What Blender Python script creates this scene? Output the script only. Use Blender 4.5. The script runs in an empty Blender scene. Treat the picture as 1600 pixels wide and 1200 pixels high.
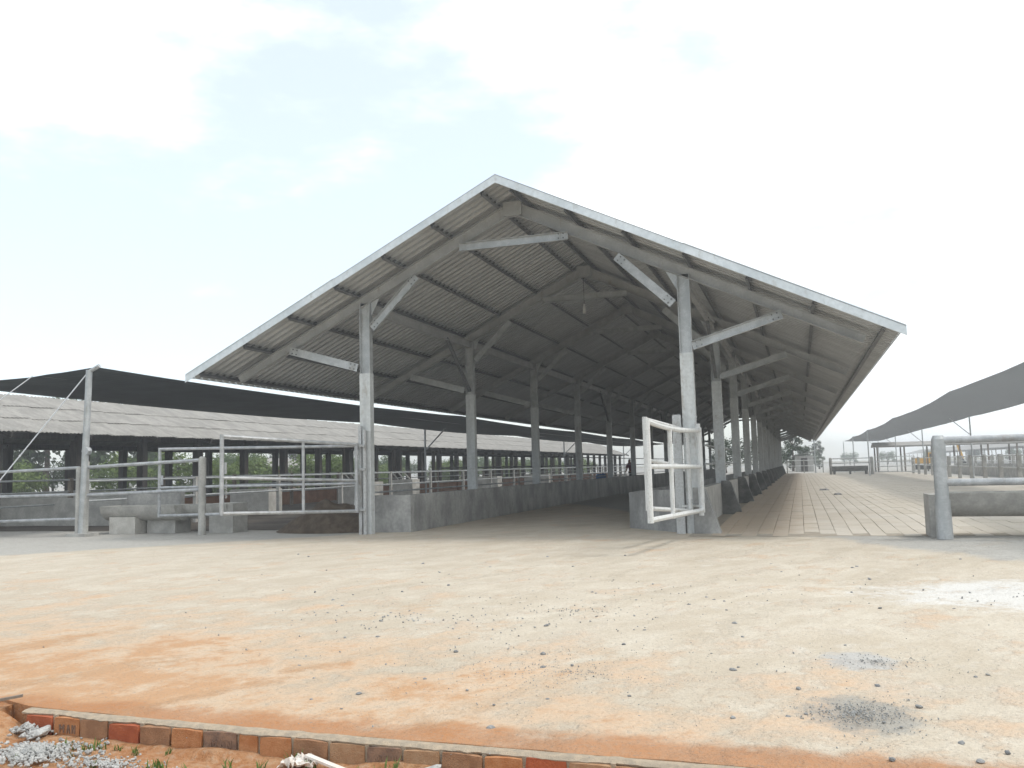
import bpy, bmesh, math, random
from mathutils import Vector, Matrix, noise
random.seed(7)
R = math.radians
SC = bpy.context.scene
COL = SC.collection

# ---------------------------------------------------------------- camera
EYE = Vector((0, 0, 1.3))
cam_d = bpy.data.cameras.new('camera'); cam = bpy.data.objects.new('camera', cam_d); COL.objects.link(cam)
rt = Vector((0.95065762, 0.30913335, -0.02620421)); up = Vector((0.05444196, -0.0830743, 0.99505514)); fw = rt.cross(up) * -1
fw = Vector((-0.30542783, 0.94738336, 0.09580505))
cam.matrix_world = Matrix(((rt.x, up.x, -fw.x, EYE.x), (rt.y, up.y, -fw.y, EYE.y), (rt.z, up.z, -fw.z, EYE.z), (0, 0, 0, 1)))
cam_d.sensor_width = 36; cam_d.lens = 1379.09 / 1600 * 36; cam_d.clip_start = 0.05; cam_d.clip_end = 3000
SC.camera = cam

# ---------------------------------------------------------------- sky, sun, exposure
SUN_AZ, SUN_EL = R(80), R(58)          # azimuth measured from +Y towards +X
sun_dir = Vector((math.sin(SUN_AZ) * math.cos(SUN_EL), math.cos(SUN_AZ) * math.cos(SUN_EL), math.sin(SUN_EL)))
W = bpy.data.worlds.new('World'); SC.world = W; W.use_nodes = True
nt = W.node_tree; nt.nodes.clear()
def wn(t, **k):
    n = nt.nodes.new(t)
    for a, b in k.items(): setattr(n, a, b)
    return n
sky = wn('ShaderNodeTexSky', sky_type='NISHITA', sun_disc=False, sun_elevation=SUN_EL, sun_rotation=SUN_AZ, air_density=1.0, dust_density=0.7, ozone_density=1.0)
tc = wn('ShaderNodeTexCoord')
mp = wn('ShaderNodeMapping'); mp.inputs['Scale'].default_value = (1.0, 1.0, 2.6); mp.inputs['Location'].default_value = (2.2, 1.7, 0.3)
nz = wn('ShaderNodeTexNoise'); nz.inputs['Scale'].default_value = 2.3; nz.inputs['Detail'].default_value = 9; nz.inputs['Roughness'].default_value = 0.56
dt = wn('ShaderNodeVectorMath', operation='DOT_PRODUCT'); dt.inputs[1].default_value = sun_dir
ma = wn('ShaderNodeMath', operation='MULTIPLY_ADD'); ma.inputs[1].default_value = 0.48; ma.inputs[2].default_value = -0.09
ad = wn('ShaderNodeMath', operation='ADD')
cr = wn('ShaderNodeMapRange', interpolation_type='SMOOTHSTEP'); cr.inputs[1].default_value = 0.44; cr.inputs[2].default_value = 0.62; cr.inputs[3].default_value = 0.46; cr.inputs[4].default_value = 1.0
mx = wn('ShaderNodeMix', data_type='RGBA'); mx.inputs[7].default_value = (6.6, 6.95, 7.1, 1)
bg = wn('ShaderNodeBackground'); bg.inputs['Strength'].default_value = 0.15
wo = wn('ShaderNodeOutputWorld')
L = nt.links.new
L(tc.outputs['Generated'], mp.inputs[0]); L(mp.outputs[0], nz.inputs['Vector'])
L(tc.outputs['Generated'], dt.inputs[0]); L(dt.outputs['Value'], ma.inputs[0])
L(nz.outputs['Fac'], ad.inputs[0]); L(ma.outputs[0], ad.inputs[1]); L(ad.outputs[0], cr.inputs[0])
L(cr.outputs[0], mx.inputs[0]); L(sky.outputs[0], mx.inputs[6]); L(mx.outputs[2], bg.inputs[0]); L(bg.outputs[0], wo.inputs[0])

sl = bpy.data.lights.new('sun', 'SUN'); sl.energy = 1.45; sl.angle = R(12); sl.color = (1.0, 0.96, 0.9)
so = bpy.data.objects.new('sun', sl); COL.objects.link(so); so.rotation_euler = sun_dir.to_track_quat('Z', 'Y').to_euler()
SC.view_settings.view_transform = 'Standard'; SC.view_settings.look = 'None'; SC.view_settings.gamma = 1.0
SC.view_settings.exposure = 0.55
SC.view_settings.use_curve_mapping = False
VEIL_DENSITY = 0.003

# ---------------------------------------------------------------- materials
class NT:
    def __init__(s, name):
        s.m = bpy.data.materials.new(name); s.m.use_nodes = True; s.t = s.m.node_tree; s.b = s.t.nodes['Principled BSDF']
    def n(s, t, ins=None, **k):
        n = s.t.nodes.new(t)
        for a, b in k.items(): setattr(n, a, b)
        for a, b in (ins or {}).items():
            if hasattr(b, 'is_linked') or isinstance(b, bpy.types.NodeSocket): s.t.links.new(b, n.inputs[a])
            else: n.inputs[a].default_value = b
        return n
    def pos(s): return s.n('ShaderNodeNewGeometry').outputs['Position']
    def obj(s): return s.n('ShaderNodeTexCoord').outputs['Object']
    def noise(s, vec, scale, detail=4, rough=0.55, sc=(1, 1, 1), loc=(0, 0, 0)):
        m = s.n('ShaderNodeMapping', {'Vector': vec, 'Scale': sc, 'Location': loc})
        return s.n('ShaderNodeTexNoise', {'Vector': m.outputs[0], 'Scale': scale, 'Detail': detail, 'Roughness': rough}).outputs['Fac']
    def ramp(s, v, a, b, c=0.0, d=1.0):
        return s.n('ShaderNodeMapRange', {0: v, 1: a, 2: b, 3: c, 4: d}, interpolation_type='SMOOTHSTEP').outputs[0]
    def math(s, op, a, b=0.0, c=0.0): return s.n('ShaderNodeMath', {0: a, 1: b, 2: c}, operation=op).outputs[0]
    def mix(s, f, a, b):
        n = s.n('ShaderNodeMix', data_type='RGBA')
        for i, v in ((0, f), (6, a), (7, b)):
            if isinstance(v, bpy.types.NodeSocket): s.t.links.new(v, n.inputs[i])
            else: n.inputs[i].default_value = v if i == 0 else (v[0], v[1], v[2], 1)
        return n.outputs[2]
    def out(s, col, rough=0.7, metal=0.0, bump=None, bstr=0.3, bdist=0.01, spec=0.5):
        for k, v in (('Base Color', col), ('Roughness', rough), ('Metallic', metal)):
            if isinstance(v, bpy.types.NodeSocket): s.t.links.new(v, s.b.inputs[k])
            else: s.b.inputs[k].default_value = (v[0], v[1], v[2], 1) if k == 'Base Color' else v
        s.b.inputs['Specular IOR Level'].default_value = spec
        if bump is not None:
            bn = s.n('ShaderNodeBump', {'Height': bump, 'Strength': bstr, 'Distance': bdist}); s.t.links.new(bn.outputs[0], s.b.inputs['Normal'])
        return s.m
def simple(name, c1, c2, scale=6, rough=0.7, metal=0.0, bstr=0.2, stretch=(1, 1, 1), lo=0.35, hi=0.65, spec=0.4, bd=0.01, stain=None):
    t = NT(name); p = t.pos(); f = t.noise(p, scale, 6, 0.6, stretch)
    g = t.noise(p, scale * 9, 3, 0.6)
    c = t.mix(t.ramp(f, lo, hi), c1, c2); c = t.mix(t.ramp(g, 0.3, 0.7, 0, 0.35), c, [x * 0.75 for x in c1])
    if stain: c = t.mix(t.ramp(t.math('ADD', t.noise(p, 2.1, 6, .7, (2.5, 2.5, .7), (5, 2, 1)), t.math('MULTIPLY_ADD', g, .25, -.12)), .56, .74, 0, .65), c, stain)
    return t.out(c, rough, metal, g, bstr, bd, spec)
M = {}
M['galv'] = simple('galvanised_steel', (.38, .395, .40), (.50, .515, .52), 5, .48, .35, .05, stain=(.27, .245, .215))
M['steel'] = simple('grey_primer_steel', (.37, .375, .375), (.46, .465, .465), 3, .55, .15, .05, stain=(.30, .27, .24))
M['casing'] = simple('pale_paint', (.43, .445, .445), (.60, .62, .62), 1.6, .55, .0, .08, (3, 3, .5), .25, .6, stain=(.31, .27, .22))
M['gate'] = simple('galvanised_pipe', (.34, .35, .36), (.50, .51, .52), 7, .45, .3, .06, stain=(.28, .25, .22))
M['gate_white'] = simple('worn_white_paint', (.44, .435, .42), (.64, .65, .645), 7, .55, 0, .15, (1, 1, .6), .25, .5, stain=(.30, .24, .18))
M['worn'] = simple('stained_galvanised', (.24, .215, .19), (.50, .515, .52), 3.2, .55, .15, .1, (2, 2, .8), .28, .5)
M['flash'] = simple('flashing_paint', (.56, .61, .64), (.70, .74, .77), 1.2, .4, .1, .03, stain=(.46, .47, .46))
M['sheet'] = simple('zinc_roof_sheet', (.39, .40, .405), (.49, .50, .505), 1.2, .5, .2, .04, (.3, 2, 1))
M['purlin'] = simple('dark_primed_purlin', (.12, .125, .13), (.19, .195, .20), 4, .6, .1, .05)
M['conc'] = simple('stained_concrete', (.21, .21, .205), (.44, .435, .42), 1.7, .9, 0, .5, (1, 1, .6), .3, .7)
M['conc_l'] = simple('pale_concrete', (.33, .32, .30), (.47, .46, .43), 3, .9, 0, .4)
M['conc_d'] = simple('dark_concrete', (.09, .09, .088), (.19, .19, .18), 3, .9, 0, .5)  # dark concrete tone; on the buttresses it also carries their shade
M['block'] = simple('whitewashed_block', (.46, .44, .40), (.60, .58, .54), 4, .9, 0, .4)
M['oldroof'] = simple('fibre_cement_sheet', (.235, .225, .21), (.33, .315, .295), 1.3, .9, 0, .2, (1, 2, 1))
M['darkwood'] = simple('dark_timber', (.035, .03, .027), (.075, .065, .058), 4, .85, 0, .3, (3, 3, .5))
M['timber'] = simple('weathered_timber', (.16, .13, .105), (.25, .21, .17), 4, .85, 0, .3, (3, 3, .5))
M['brickwall'] = simple('red_block_wall', (.22, .105, .06), (.33, .17, .10), 2.5, .9, 0, .5)
M['joint'] = simple('dusty_joint', (.30, .26, .21), (.40, .35, .28), 5, .95, 0, .3)
M['mud'] = simple('dark_pen_mud', (.04, .033, .027), (.10, .083, .066), .7, .95, 0, .8, (1, 1, 1), .35, .65, .3, .03)
M['heap'] = simple('brown_feed', (.075, .055, .038), (.14, .105, .075), 6, .95, 0, 1.0, bd=.03)
M['stone'] = simple('grey_stone', (.17, .172, .175), (.32, .32, .315), 14, .85, 0, .6)
M['gravel'] = simple('grey_gravel', (.23, .23, .225), (.38, .375, .36), 14, .9, 0, .5)
M['rubble'] = simple('cement_rubble', (.34, .34, .33), (.52, .51, .49), 18, .95, 0, .8)
M['mortar'] = simple('cement_mortar', (.36, .30, .23), (.50, .40, .29), 22, .95, 0, .9)
M['bark'] = simple('bark', (.06, .045, .032), (.12, .09, .065), 6, .9, 0, .6)
M['yellow'] = simple('yellow_machine_paint', (.62, .33, .04), (.72, .42, .07), 3, .45, 0, .05)
M['blue'] = simple('blue_plastic', (.02, .09, .22), (.03, .12, .28), 3, .4, 0, .02)
M['black'] = simple('black_rubber', (.02, .02, .02), (.04, .04, .04), 5, .7, 0, .1)
M['maroon'] = simple('maroon_cloth', (.10, .012, .03), (.15, .02, .045), 12, .9, 0, .3)
M['trouser'] = simple('navy_cloth', (.02, .022, .035), (.035, .04, .06), 12, .9, 0, .3)
M['skin'] = simple('skin', (.28, .15, .09), (.33, .18, .11), 12, .6, 0, .05)
M['hair'] = simple('black_hair', (.01, .009, .008), (.02, .018, .016), 30, .5, 0, .2)
M['rope'] = simple('white_rope', (.6, .62, .66), (.72, .73, .75), 30, .8, 0, .2)
M['plastic'] = simple('crumpled_plastic', (.66, .60, .54), (.76, .71, .66), 20, .35, 0, .3)
M['lamp'] = simple('lamp_glass', (.6, .6, .58), (.7, .7, .68), 4, .3, 0, .02)
M['bricks'] = [simple('brick_orange', (.40, .16, .06), (.50, .24, .11), 16, .92, 0, .7),
               simple('brick_red', (.34, .085, .035), (.42, .12, .05), 14, .92, 0, .6),
               simple('brick_brown', (.29, .15, .08), (.40, .215, .115), 18, .92, 0, .8),
               simple('brick_dark', (.20, .125, .09), (.33, .20, .13), 18, .92, 0, .8),
               simple('brick_pale', (.36, .20, .105), (.43, .27, .16), 18, .92, 0, .7)]
def leafmat(name, a, b):
    t = NT(name); f = t.n('ShaderNodeObjectInfo').outputs['Random']; p = t.noise(t.pos(), 1.1, 3)
    c = t.mix(t.ramp(p, .3, .7), a, b); m = t.out(c, .7, 0, spec=.25)
    t.b.inputs['Subsurface Weight'].default_value = 0
    tr = t.n('ShaderNodeBsdfTranslucent', {'Color': c}); mxs = t.n('ShaderNodeMixShader', {0: .3})
    o = t.t.nodes['Material Output']; t.t.links.new(t.b.outputs[0], mxs.inputs[1]); t.t.links.new(tr.outputs[0], mxs.inputs[2]); t.t.links.new(mxs.outputs[0], o.inputs[0])
    return m
M['leaf_d'] = leafmat('dark_foliage', (.03, .05, .02), (.06, .09, .035))
M['leaf_m'] = leafmat('mid_foliage', (.05, .09, .025), (.10, .15, .045))
M['leaf_l'] = leafmat('light_foliage', (.09, .14, .03), (.15, .20, .055))
M['grass'] = leafmat('grass_blade', (.09, .15, .03), (.16, .21, .06))
def netmat():
    t = NT('black_shade_net'); p = t.pos(); f = t.noise(p, 1.2, 4)
    wv = t.n('ShaderNodeTexWave', {'Vector': p, 'Scale': 1.1, 'Distortion': 1.5, 'Detail': 3.0}, bands_direction='Y').outputs['Fac']
    c = t.mix(t.ramp(f, .3, .7), (.018, .022, .023), (.040, .046, .047)); c = t.mix(t.math('MULTIPLY', wv, .35), c, (.055, .06, .06)); m = t.out(c, .85, 0, spec=.2)
    tr = t.n('ShaderNodeBsdfTransparent'); ms = t.n('ShaderNodeMixShader', {0: .07}); o = t.t.nodes['Material Output']
    t.t.links.new(t.b.outputs[0], ms.inputs[1]); t.t.links.new(tr.outputs[0], ms.inputs[2]); t.t.links.new(ms.outputs[0], o.inputs[0])
    return m
M['net'] = netmat()
M['net_r'] = netmat(); M['net_r'].node_tree.nodes['Mix Shader'].inputs[0].default_value = .36  # extra see-through mix puts veiling glare into the right net's tone
def paver_mat():
    t = NT('dusty_paver'); p = t.pos(); sx = t.n('ShaderNodeSeparateXYZ', {0: p})
    o = t.n('ShaderNodeObjectInfo').outputs['Random']
    f = t.noise(p, .55, 5); g = t.noise(p, 30, 3); h = t.noise(p, 3, 4)
    c = t.mix(t.ramp(f, .35, .65), (.53, .475, .395), (.60, .555, .49))
    # orange soil trodden along the foot of the buttress wall
    near = t.ramp(t.math('ADD', sx.outputs[0], t.math('MULTIPLY', h, 1.6)), .0, 1.3, 1, 0)
    c = t.mix(t.math('MULTIPLY', near, .6), c, (.40, .27, .16))
    c = t.mix(t.math('MULTIPLY', o, .22), c, (.36, .32, .27)); c = t.mix(t.ramp(g, .3, .7, 0, .3), c, (.38, .34, .28))
    return t.out(c, .9, 0, g, .3, .01, .3)
M['paver'] = paver_mat()
def yard_mat():
    t = NT('dusty_yard'); p = t.pos(); s = t.n('ShaderNodeSeparateXYZ', {0: p}); X, Y = s.outputs[0], s.outputs[1]
    big = t.noise(p, .45, 5, .6); uu = t.math('ADD', t.math('MULTIPLY', X, .40), t.math('MULTIPLY', Y, .92)); vv = t.math('SUBTRACT', t.math('MULTIPLY', X, .92), t.math('MULTIPLY', Y, .40)); cv = t.n('ShaderNodeCombineXYZ', {0: t.math('MULTIPLY', uu, .55), 1: t.math('MULTIPLY', vv, 1.25)}).outputs[0]
    st = t.noise(cv, 1.3, 8, .66); med = t.noise(p, 1.9, 8, .68, (1, 1, 1), (3, 1, 0)); fine = t.noise(p, 34, 4, .65); mid = t.noise(p, 9, 5, .7)
    c = t.mix(t.ramp(st, .36, .64), (.47, .405, .32), (.575, .52, .435))
    c = t.mix(t.ramp(med, .5, .68, 0, .7), c, (.62, .585, .52))
    c = t.mix(t.ramp(big, .52, .7, 0, .5), c, (.43, .375, .29))
    # orange soil carried over the slab: strong by the kerb, patchy beyond
    near = t.ramp(Y, 7.6, 4.3); lft = t.ramp(X, 1.0, -2.6)
    o = t.math('MULTIPLY', near, t.math('MULTIPLY_ADD', lft, .5, .25))
    o = t.math('ADD', o, t.math('MULTIPLY_ADD', st, 2.2, -1.12)); o = t.math('ADD', o, t.math('MULTIPLY_ADD', med, 2.4, -1.2))
    far = t.math('MULTIPLY', t.ramp(X, -2.0, -5.0), t.ramp(Y, 11, 7)); o = t.math('ADD', o, t.math('MULTIPLY', far, .28))
    o = t.math('ADD', o, t.math('MULTIPLY_ADD', mid, .7, -.35)); c = t.mix(t.ramp(o, .0, .6, 0, .7), c, (.53, .375, .25)); c = t.mix(t.ramp(o, .5, 1.1, 0, .8), c, (.44, .235, .11))
    edge = t.math('ADD', t.ramp(Y, 4.65, 4.1), t.math('MULTIPLY_ADD', med, 1.6, -.95)); c = t.mix(t.ramp(edge, .2, .8, 0, .8), c, (.36, .155, .06))
    # bare concrete apron
    n1 = t.math('MULTIPLY_ADD', st, 1.6, -.8)
    r1 = t.math('ADD', t.math('SUBTRACT', Y, t.math('MULTIPLY_ADD', X, -.33, 13.3)), n1)
    r2 = t.math('ADD', t.math('MULTIPLY_ADD', Y, .55, -8.3), t.math('ADD', X, n1))
    ra = t.math('MULTIPLY', t.ramp(r1, -.25, .25), t.ramp(r2, .6, 1.2))
    l1 = t.math('ADD', t.math('SUBTRACT', t.math('SUBTRACT', Y, 17.0), t.math('MULTIPLY', t.math('ADD', X, 9.2), 1.04)), n1)
    la = t.ramp(l1, -.3, .3)
    ap = t.math('MAXIMUM', ra, t.math('MULTIPLY', la, t.ramp(X, -8.9, -9.6)))
    c = t.mix(t.math('MULTIPLY', ap, .85), c, t.mix(t.ramp(mid, .3, .7), (.31, .31, .30), (.40, .40, .385)))
    rut = None
    for cc in (-3.55, -5.05, -6.3, -7.8):
        dv = t.math('ABSOLUTE', t.math('ADD', t.math('SUBTRACT', vv, cc), t.math('MULTIPLY_ADD', big, 1.6, -.8)))
        q = t.ramp(dv, .20, .05); rut = q if rut is None else t.math('MAXIMUM', rut, q)
    rut = t.math('MULTIPLY', rut, t.ramp(med, .40, .58)); c = t.mix(t.math('MULTIPLY', rut, .16), c, (.36, .28, .19))
    # spilt lime and two grey cement spills
    def blob(cx, cy, rx, ry, k=1.0):
        a = t.math('DIVIDE', t.math('SUBTRACT', X, cx), rx); b = t.math('DIVIDE', t.math('SUBTRACT', Y, cy), ry)
        d = t.math('ADD', t.math('MULTIPLY', a, a), t.math('MULTIPLY', b, b)); d = t.math('ADD', d, t.math('ADD', t.math('MULTIPLY_ADD', med, 2.6, -1.3), t.math('MULTIPLY_ADD', mid, 2.0, -1.0)))
        return t.ramp(d, 1.3, .3, 0, k)
    c = t.mix(blob(2.5, 9.5, 1.9, 1.15, .75), c, (.66, .66, .65))
    c = t.mix(blob(.28, 6.3, .26, .3, .7), c, (.40, .41, .42))
    c = t.mix(blob(.22, 5.0, .30, .36, .7), c, (.25, .25, .24))
    spk = t.ramp(t.noise(p, 48, 3, .6), .60, .70, 0, .6); c = t.mix(spk, c, (.20, .18, .16))
    c = t.mix(t.ramp(fine, .3, .75, 0, .28), c, (.30, .25, .19))
    hgt = t.math('ADD', t.math('MULTIPLY_ADD', rut, -.5, t.math('MULTIPLY', t.ramp(o, .0, .6), .5)), t.math('ADD', t.math('MULTIPLY', st, .9), t.math('ADD', t.math('MULTIPLY', mid, .8), t.math('MULTIPLY', fine, .45))))
    return t.out(c, .95, 0, hgt, .8, .035, .2)
M['yard'] = yard_mat()
def soil_mat():
    t = NT('orange_soil'); p = t.pos(); a = t.noise(p, 3, 6, .65); b = t.noise(p, 26, 5, .7)
    c = t.mix(t.ramp(a, .3, .7), (.33, .135, .05), (.45, .26, .14)); c = t.mix(t.ramp(b, .45, .75, 0, .6), c, (.45, .36, .27)); c = t.mix(t.ramp(b, .5, .3, 0, .5), c, (.20, .085, .035))
    return t.out(c, .97, 0, b, .9, .03, .2)
M['soil'] = soil_mat()
M['field'] = simple('dry_field', (.16, .15, .07), (.30, .24, .14), .25, .95, 0, .3)

# ---------------------------------------------------------------- mesh helpers
ORG = {}
def put(o, parent=None):
    COL.objects.link(o)
    if parent is not None: o.parent = parent
    return o
def tag(o, label=None, cat=None, group=None, kind=None):
    for k, v in (('label', label), ('category', cat), ('group', group), ('kind', kind)):
        if v: o[k] = v
    return o
def thing(name, loc, label, cat, group=None):
    o = bpy.data.objects.new(name, None); o.location = loc; o.empty_display_size = .3; put(o); ORG[o] = Vector(loc)
    return tag(o, label, cat, group)
class MB:
    def __init__(s): s.v = []; s.f = []
    def add(s, vs, fs):
        k = len(s.v); s.v += [Vector(x) for x in vs]; s.f += [tuple(i + k for i in f) for f in fs]; return s
    def box(s, x0, x1, y0, y1, z0, z1):
        return s.add([(x0, y0, z0), (x1, y0, z0), (x1, y1, z0), (x0, y1, z0), (x0, y0, z1), (x1, y0, z1), (x1, y1, z1), (x0, y1, z1)],
                     [(0, 3, 2, 1), (4, 5, 6, 7), (0, 1, 5, 4), (1, 2, 6, 5), (2, 3, 7, 6), (3, 0, 4, 7)])
    def frame(s, p0, p1, upv=(0, 0, 1)):
        a, b = Vector(p0), Vector(p1); d = (b - a).normalized(); u = Vector(upv); sd = d.cross(u)
        if sd.length < 1e-4: sd = d.cross(Vector((0, 1, 0)))
        sd.normalize(); u = sd.cross(d).normalized(); return a, b, sd, u
    def sweep(s, prof, p0, p1, upv=(0, 0, 1), prof2=None):
        a, b, sd, u = s.frame(p0, p1, upv); n = len(prof)
        vs = [a + sd * x + u * y for x, y in prof] + [b + sd * x + u * y for x, y in (prof2 or prof)]
        fs = [(i, (i + 1) % n, n + (i + 1) % n, n + i) for i in range(n)] + [tuple(range(n))[::-1], tuple(range(n, 2 * n))]
        return s.add(vs, fs)
    def bar(s, p0, p1, w, h, upv=(0, 0, 1)):
        return s.sweep([(-w / 2, -h / 2), (w / 2, -h / 2), (w / 2, h / 2), (-w / 2, h / 2)], p0, p1, upv)
    def tube(s, p0, p1, r, n=8, r2=None):
        c = [(math.cos(6.28319 * i / n), math.sin(6.28319 * i / n)) for i in range(n)]
        return s.sweep([(x * r, y * r) for x, y in c], p0, p1, prof2=[(x * (r2 or r), y * (r2 or r)) for x, y in c])
    def ibeam(s, p0, p1, w, h, tf=.014, tw=.01, upv=(0, 0, 1), h2=None):
        def pr(h): return [(-w/2, -h/2), (w/2, -h/2), (w/2, -h/2+tf), (tw/2, -h/2+tf), (tw/2, h/2-tf), (w/2, h/2-tf), (w/2, h/2), (-w/2, h/2), (-w/2, h/2-tf), (-tw/2, h/2-tf), (-tw/2, -h/2+tf), (-w/2, -h/2+tf)]
        return s.sweep(pr(h), p0, p1, upv, pr(h2 or h))
    def channel(s, p0, p1, w, h, t=.008, upv=(0, 0, 1)):
        return s.sweep([(-w/2, -h/2), (w/2, -h/2), (w/2, -h/2+t), (-w/2+t, -h/2+t), (-w/2+t, h/2-t), (w/2, h/2-t), (w/2, h/2), (-w/2, h/2)], p0, p1, upv)
    def path(s, pts, r, n=8):
        for a, b in zip(pts[:-1], pts[1:]): s.tube(a, b, r, n)
        return s
    def mesh(s, name, mat, org=(0, 0, 0), smooth=False):
        me = bpy.data.meshes.new(name); o = Vector(org); me.from_pydata([v - o for v in s.v], [], s.f); me.update()
        bm = bmesh.new(); bm.from_mesh(me); bmesh.ops.recalc_face_normals(bm, faces=bm.faces); bm.to_mesh(me); bm.free()
        if mat: me.materials.append(mat)
        if smooth:
            me.shade_smooth()
            me.set_sharp_from_angle(angle=R(40))
        return me
    def build(s, name, mat, parent=None, smooth=False, org=None):
        if org is None: org = ORG[parent] if parent is not None else (0, 0, 0)
        me = s.mesh(name, mat, org, smooth); o = bpy.data.objects.new(name, me)
        if parent is None: o.location = org
        ORG[o] = Vector(org); return put(o, parent)
def inst(name, me, loc, parent=None, rot=None, scale=None):
    o = bpy.data.objects.new(name, me); l = Vector(loc)
    if parent is not None: l = l - ORG[parent]
    o.location = l
    if rot: o.rotation_euler = rot
    if scale: o.scale = scale
    return put(o, parent)
def copy_tree(src, loc, rz=0, **tags):
    r = src.copy(); COL.objects.link(r); r.location = loc; r.rotation_euler.z = rz
    for k, v in tags.items(): r[k] = v
    for ch in src.children:
        c = ch.copy(); COL.objects.link(c); c.parent = r
        for g in ch.children: d = g.copy(); COL.objects.link(d); d.parent = c
    return r
def nz3(x, y, z=0.0, s=1.0): return noise.noise(Vector((x * s, y * s, z)))

# ================================================================= SETTING
KERB = [(-30, 9.0), (-8, 5.4), (-4.6, 4.2), (-4.37, 4.11), (-3.57, 4.07), (-2.53, 4.03), (-1.05, 4.01), (3, 3.97), (40, 3.5)]
def kerb_y(x):
    P = KERB
    for (a, b), (c, d) in zip(P[:-1], P[1:]):
        if a <= x <= c: return b + (d - b) * (x - a) / (c - a)
    return P[0][1] if x < P[0][0] else P[-1][1]
MB().add([(-900, -300, -.16), (900, -300, -.16), (900, 1500, -.16), (-900, 1500, -.16)], [(0, 1, 2, 3)]).build('ground', M['field'])['kind'] = 'structure'
# slab of the yard: dense near the camera, reaching far behind the barns
xs = [-300, -120, -60, -40, -30, -20, -15, -12, -10] + [-9 + .12 * i for i in range(118)] + [6, 8, 11, 15, 22, 35, 60, 120, 300]
ts = [0.0]
while ts[-1] < 14: ts.append(ts[-1] + .07 + .012 * ts[-1])
ts += [16, 20, 26, 40, 70, 120, 220, 420]
mb = MB(); nx = len(xs); vs = [(x, kerb_y(x) + .03, -.16) for x in xs]
for t in ts:
    for x in xs:
        y = kerb_y(x) + .03 + t
        z = 0.0
        if t < 14 and -10 < x < 6: z = .014 * nz3(x * .7, y * .9, 1) + .010 * nz3(x * 2.6, y * 3, 5) + .0035 * nz3(x * 11, y * 16, 9); z *= min(1, (14 - t) / 3)
        vs.append((x, y, z))
fs = [(j * nx + i, j * nx + i + 1, (j + 1) * nx + i + 1, (j + 1) * nx + i) for j in range(len(ts)) for i in range(nx - 1)]
mb.add(vs, fs); mb.build('yard', M['yard'], smooth=True)['kind'] = 'structure'
# lower orange soil in front of the kerb, banked up to the slab on the left
mb = MB(); X0, X1, Y0, Y1, st = -9.0, 4.0, 1.2, 4.6, .045; nx = int((X1 - X0) / st); ny = int((Y1 - Y0) / st); vs = []
for j in range(ny + 1):
    for i in range(nx + 1):
        x = X0 + i * st; y = Y0 + j * st
        b = max(0, min(1, (-4.18 - x) / .34)); b = b * b * (3 - 2 * b)
        z = -.116 + .022 * nz3(x * 1.5, y * 1.5) + .015 * nz3(x * 5, y * 5, 3) + .008 * nz3(x * 16, y * 16, 7)
        z = z * (1 - b) + b * (-.01 + .3 * (z + .116))
        e = y - (kerb_y(x) - .05)
        if e > .03 and x > -4.46: z = min(z, -.12 - e)
        elif e > -.06 and x > -4.46: z = max(z, -.106 + .07 * max(0, nz3(x * 1.9, 3)) + .012 * nz3(x * 9, 0))
        elif e > .25: z = -.03 - e * .2
        vs.append((x, y, z))
fs = [(j * (nx + 1) + i, j * (nx + 1) + i + 1, (j + 1) * (nx + 1) + i + 1, (j + 1) * (nx + 1) + i) for j in range(ny) for i in range(nx)]
mb.add(vs, fs); mb.build('soil', M['soil'], smooth=True)['kind'] = 'structure'
# muddy pen floor on the left
mb = MB(); vs = []; nxp, nyp = 50, 70
for j in range(nyp + 1):
    for i in range(nxp + 1):
        u = i / nxp; v = (j / nyp) ** 1.5; y = 18.3 + 110 * v; x = -60 + (60 - 11.6 - .8 * nz3(3, y * .4)) * u
        y2 = y + (.5 * nz3(x * .6, 2) if j == 0 else 0)
        vs.append((x, y2, .006 + max(0, .05 * nz3(x * .5, y * .5)) * (1 if 0 < i < nxp and j > 0 else 0)))
mb.add(vs, [(j * (nxp + 1) + i, j * (nxp + 1) + i + 1, (j + 1) * (nxp + 1) + i + 1, (j + 1) * (nxp + 1) + i) for j in range(nyp) for i in range(nxp)])
mb.build('pen_floor', M['mud'], smooth=True)['kind'] = 'structure'

# paving of the right-hand lane
def pz(y): t = max(0, min(1, (y - 16.35) / 5)); return .008 + .05 * t * t * (3 - 2 * t)
pav = MB().add([(-2.0, 16.35, .004), (9.5, 16.35, .004), (9.5, 100, .004), (-2.0, 100, .004)], [(0, 1, 2, 3)]).build('paving', M['joint'])
pav['kind'] = 'structure'; ORG[pav] = Vector((0, 0, 0))
PW, PL, GAP = .27, .92, .007
bm = bmesh.new(); bmesh.ops.create_cube(bm, size=1.0)
for v in bm.verts: v.co = Vector((v.co.x * (PW - GAP), v.co.y * (PL - GAP), (v.co.z - .5) * .05))
bmesh.ops.bevel(bm, geom=[e for e in bm.edges if all(v.co.z > -.01 for v in e.verts)], offset=.005, segments=1, affect='EDGES')
pm = bpy.data.meshes.new('paver'); bm.to_mesh(pm); bm.free(); pm.materials.append(M['paver'])
rest = MB(); count = 0
pv = [v.co.copy() for v in pm.vertices]; pf = [tuple(p.vertices) for p in pm.polygons]
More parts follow.
